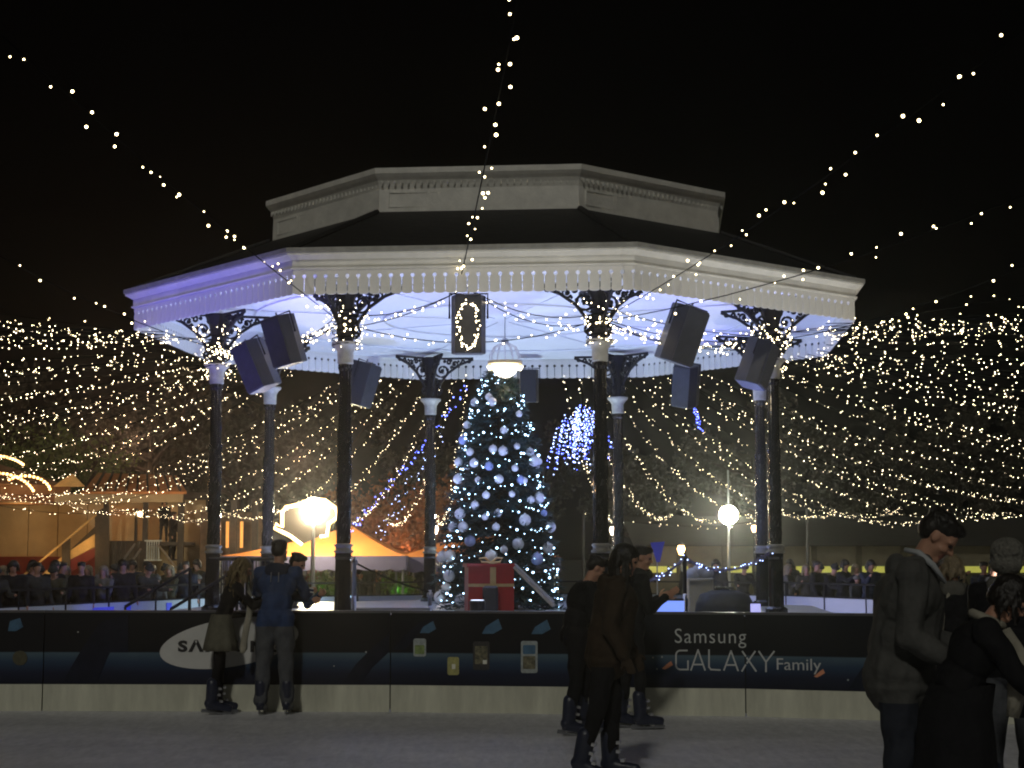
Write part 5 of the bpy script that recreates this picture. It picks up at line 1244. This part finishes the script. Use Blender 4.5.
# fur hatted person at right edge
Y = 10.9
fh, J = person('person in a grey fur hat and dark jacket at the right edge', at(1006, 560, Y).x, Y, 0, 60, dict(H=1.66, lean=3, head=4, arm_l=20, arm_r=10, abd_r=14, skates=1, bulk=1.2, leg=1.1, seed=23), dict(top=CL['blk'], bot=CL['tro'], glove=CL['blk']), ('fur', CL['fur']))
hood(J, 1.66, fh, CL['fur'], .02, 'fur_collar', .95)
xx = at(1052, 640, 9.4).x
person('person in pale grey trousers mostly cut off by the right edge', xx + .05, 9.3, 0, 170, dict(H=1.55, lean=6, head=10, skates=1, bulk=1.1, leg=1.15, seed=25), dict(top=CL['dgrey'], bot=CL['lgrey'], glove=CL['blk']), ('hat', CL['dgrey']))

# ------------------------------------------------------------ the crowd round the rink
VAR = [dict(H=1.66, bulk=1.2, leg=1.0, lean=2, head=6, seed=31), dict(H=1.62, bulk=1.15, lean=10, bend=6, head=8, arm_l=40, elb_l=50, arm_r=40, elb_r=50, seed=32),
       dict(H=1.58, bulk=1.1, lean=1, head=2, arm_l=30, elb_l=95, arm_r=30, elb_r=95, abd_l=14, abd_r=14, inn_l=30, inn_r=30, seed=33), dict(H=1.70, bulk=1.2, lean=4, head=14, arm_r=60, elb_r=60, arm_l=10, seed=34), dict(H=1.35, bulk=1.2, leg=1.0, lean=2, head=0, arm_l=12, elb_l=40, seed=35)]
hairs = [('short', 'hairb'), ('hat', 'dgrey'), ('long', 'hairf'), ('bob', 'hairb'), ('hat', 'lgrey')]
tops = [('black', 'blk'), ('olive', 'olive'), ('dark grey', 'dgrey'), ('pale grey', 'lgrey'), ('dark blue', 'blue'), ('dull red', 'red'), ('brown', 'brown')]
hn = {'short': 'short dark hair', 'bob': 'bobbed dark hair', 'long': 'long fair hair', 'dgrey': 'dark knitted hat', 'lgrey': 'pale knitted hat'}
proto = []
for i, v in enumerate(VAR):
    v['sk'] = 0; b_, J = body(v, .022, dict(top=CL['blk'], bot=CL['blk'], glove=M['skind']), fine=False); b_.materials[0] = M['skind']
    root = thing('person', 'x', 'person', (0, 0, -50)); put('body', b_, root); hh = hairs[i]
    hair_cap(J, v['H'], hh[0], CL[hh[1]], root, i); proto.append(root)
used = set()
def crowd(px, Y, vi, ti, face, where, grp, z=-.15, sc_=1):
    rt = proto[vi]
    if vi in used: o = copy_tree(rt)
    else: o = rt; used.add(vi)
    o.location = (at(px, 560, Y).x, Y, z); o.rotation_euler = (0, 0, R(face)); o.scale = (sc_,) * 3
    for c in o.children:
        if c.name.startswith('body'):
            c.material_slots[1].link = 'OBJECT'; c.material_slots[1].material = CL[tops[ti][1]]
    hk = hairs[vi]; hw = hn[hk[1]] if hk[0] == 'hat' else hn[hk[0]]
    a_ = ('child' if vi == 4 else 'spectator')
    tag(o, '%s, %s, %s coat, %s' % (a_, hw, tops[ti][0], where), 'person', grp)
rnd = random.Random(12)
L1 = [(-6, 43.3, 1, 2, -60), (14, 45.3, 3, 0, -80), (37, 46.6, 0, 2, -60), (56, 47.6, 1, 1, -90), (82, 49.3, 0, 0, -88), (104, 50.4, 2, 3, -110), (123, 51.6, 3, 0, -70), (144, 52.3, 1, 2, -40), (158, 52.8, 4, 3, -90), (170, 53.2, 2, 1, -120), (186, 54, 0, 4, -80), (199, 54.5, 4, 2, -100)]
W = ['at the extreme left of the rail', 'second from the left edge by the rail', 'below the red plinth by the rail', 'at the foot of the sloping walkway', 'below the orange side boards', 'between walkway and cabin', 'left of the cabin stair', 'under the cabin stair', 'small beside the cabin stair', 'below the white cabin railing', 'left of the leftmost column', 'just beside the leftmost column']
for (px, Y, vi, ti, fc), wh in zip(L1, W): crowd(px, outer_y(px) + .55, vi, ti, fc, wh, 'spectators behind the far rail, left')
for k in range(24):
    px = -5 + k * 9.3 + rnd.uniform(-4, 4); crowd(px, outer_y(px) + 1.2 + rnd.uniform(0, 2.5), (k * 2 + k // 5) % 5, rnd.choice((0, 0, 2, 1, 4, 6)), rnd.uniform(-170, -10), 'in the back rows of the crowd at left', 'spectators in the back rows, left')
crowd(163, 58.4, 3, 0, -70, 'standing up on the cabin veranda', 'people on the cabin veranda', z=cz_(541) - .15 - .05, sc_=.85)
crowd(172, 58.3, 0, 0, -20, 'on the veranda stair right of the railing', 'people on the cabin veranda', z=cz_(552) - .15 - .3)
L2 = [(315, 55.8, 0, 5, -90, 'under the orange tent left of the mast'), (328, 56.2, 1, 0, -60, 'under the orange tent right of the mast'), (368, 56.5, 3, 0, -100, 'under the tent right of the front left column'), (385, 56, 2, 2, -80, 'at the right corner of the first orange tent'), (418, 56.6, 1, 0, -90, 'under the lettered valance'), (300, 56.6, 4, 4, -90, 'beside the man in the blue jacket, far off')]
for px, Y, vi, ti, fc, wh in L2: crowd(px, Y, vi, ti, fc, wh, 'people under the orange tents')
L3 = [(690, 56.2, 0, 0, -90, 'left of the right floodlight mast'), (703, 56, 2, 2, -60, 'just left of the right floodlight mast, fair headed'), (716, 56, 3, 0, -100, 'directly in front of the right floodlight mast'), (742, 55.3, 1, 0, -80, 'right of the right floodlight mast'), (788, 53.8, 2, 3, -30, 'immediately right of the rightmost column'), (806, 53, 2, 1, -90, 'second to the right of the rightmost column'), (815, 52.6, 0, 0, -30, 'leaning beside the fair haired one right of the columns'), (828, 51, 1, 0, -50, 'in the middle of the right hand rail'), (842, 50, 3, 0, -40, 'pointing over the right hand rail'), (856, 49.3, 4, 2, -60, 'small, near the grey coated man'), (869, 47.8, 3, 4, -70, 'just left of the grey coated man')]
for px, Y, vi, ti, fc, wh in L3: crowd(px, outer_y(px) + .55, vi, ti, fc, wh, 'spectators behind the far rail, right')
for k in range(14):
    px = 775 + k * 19 + rnd.uniform(-5, 5); crowd(px, outer_y(px) + 1.2 + rnd.uniform(0, 2.5), (k * 3 + k // 5) % 5, rnd.choice((0, 0, 0, 2, 1)), rnd.uniform(-170, -10), 'in the back rows of the crowd at right', 'spectators in the back rows, right')
for k, (px, Y, fc, vi) in enumerate(((930, 28, 20, 3), (986, 26, -60, 1), (1006, 27, 200, 0))):
    crowd(px, Y, vi, 0, fc, ['skating far behind the blond person', 'skating far off between the stooping woman and fur hat', 'skating far off by the right edge'][k], 'distant skaters at right', z=.0)

#HAZE: thin volume added to imitate the glow round the lamps
hz = MB().box((0, 55, 7.5), (260, 150, 17.3)).build('added_glow_volume', None); hz['kind'] = 'stuff'; hz.data.materials.clear()
hm = bpy.data.materials.new('lamp_glow_haze'); hm.use_nodes = True; n = hm.node_tree; n.nodes.remove(n.nodes['Principled BSDF'])
v = n.nodes.new('ShaderNodeVolumePrincipled'); v.inputs['Color'].default_value = (.9, .9, .9, 1); v.inputs['Density'].default_value = .0009; v.inputs['Anisotropy'].default_value = .88
n.links.new(v.outputs[0], n.nodes['Material Output'].inputs['Volume']); hz.data.materials.append(hm)
#HAZEEND
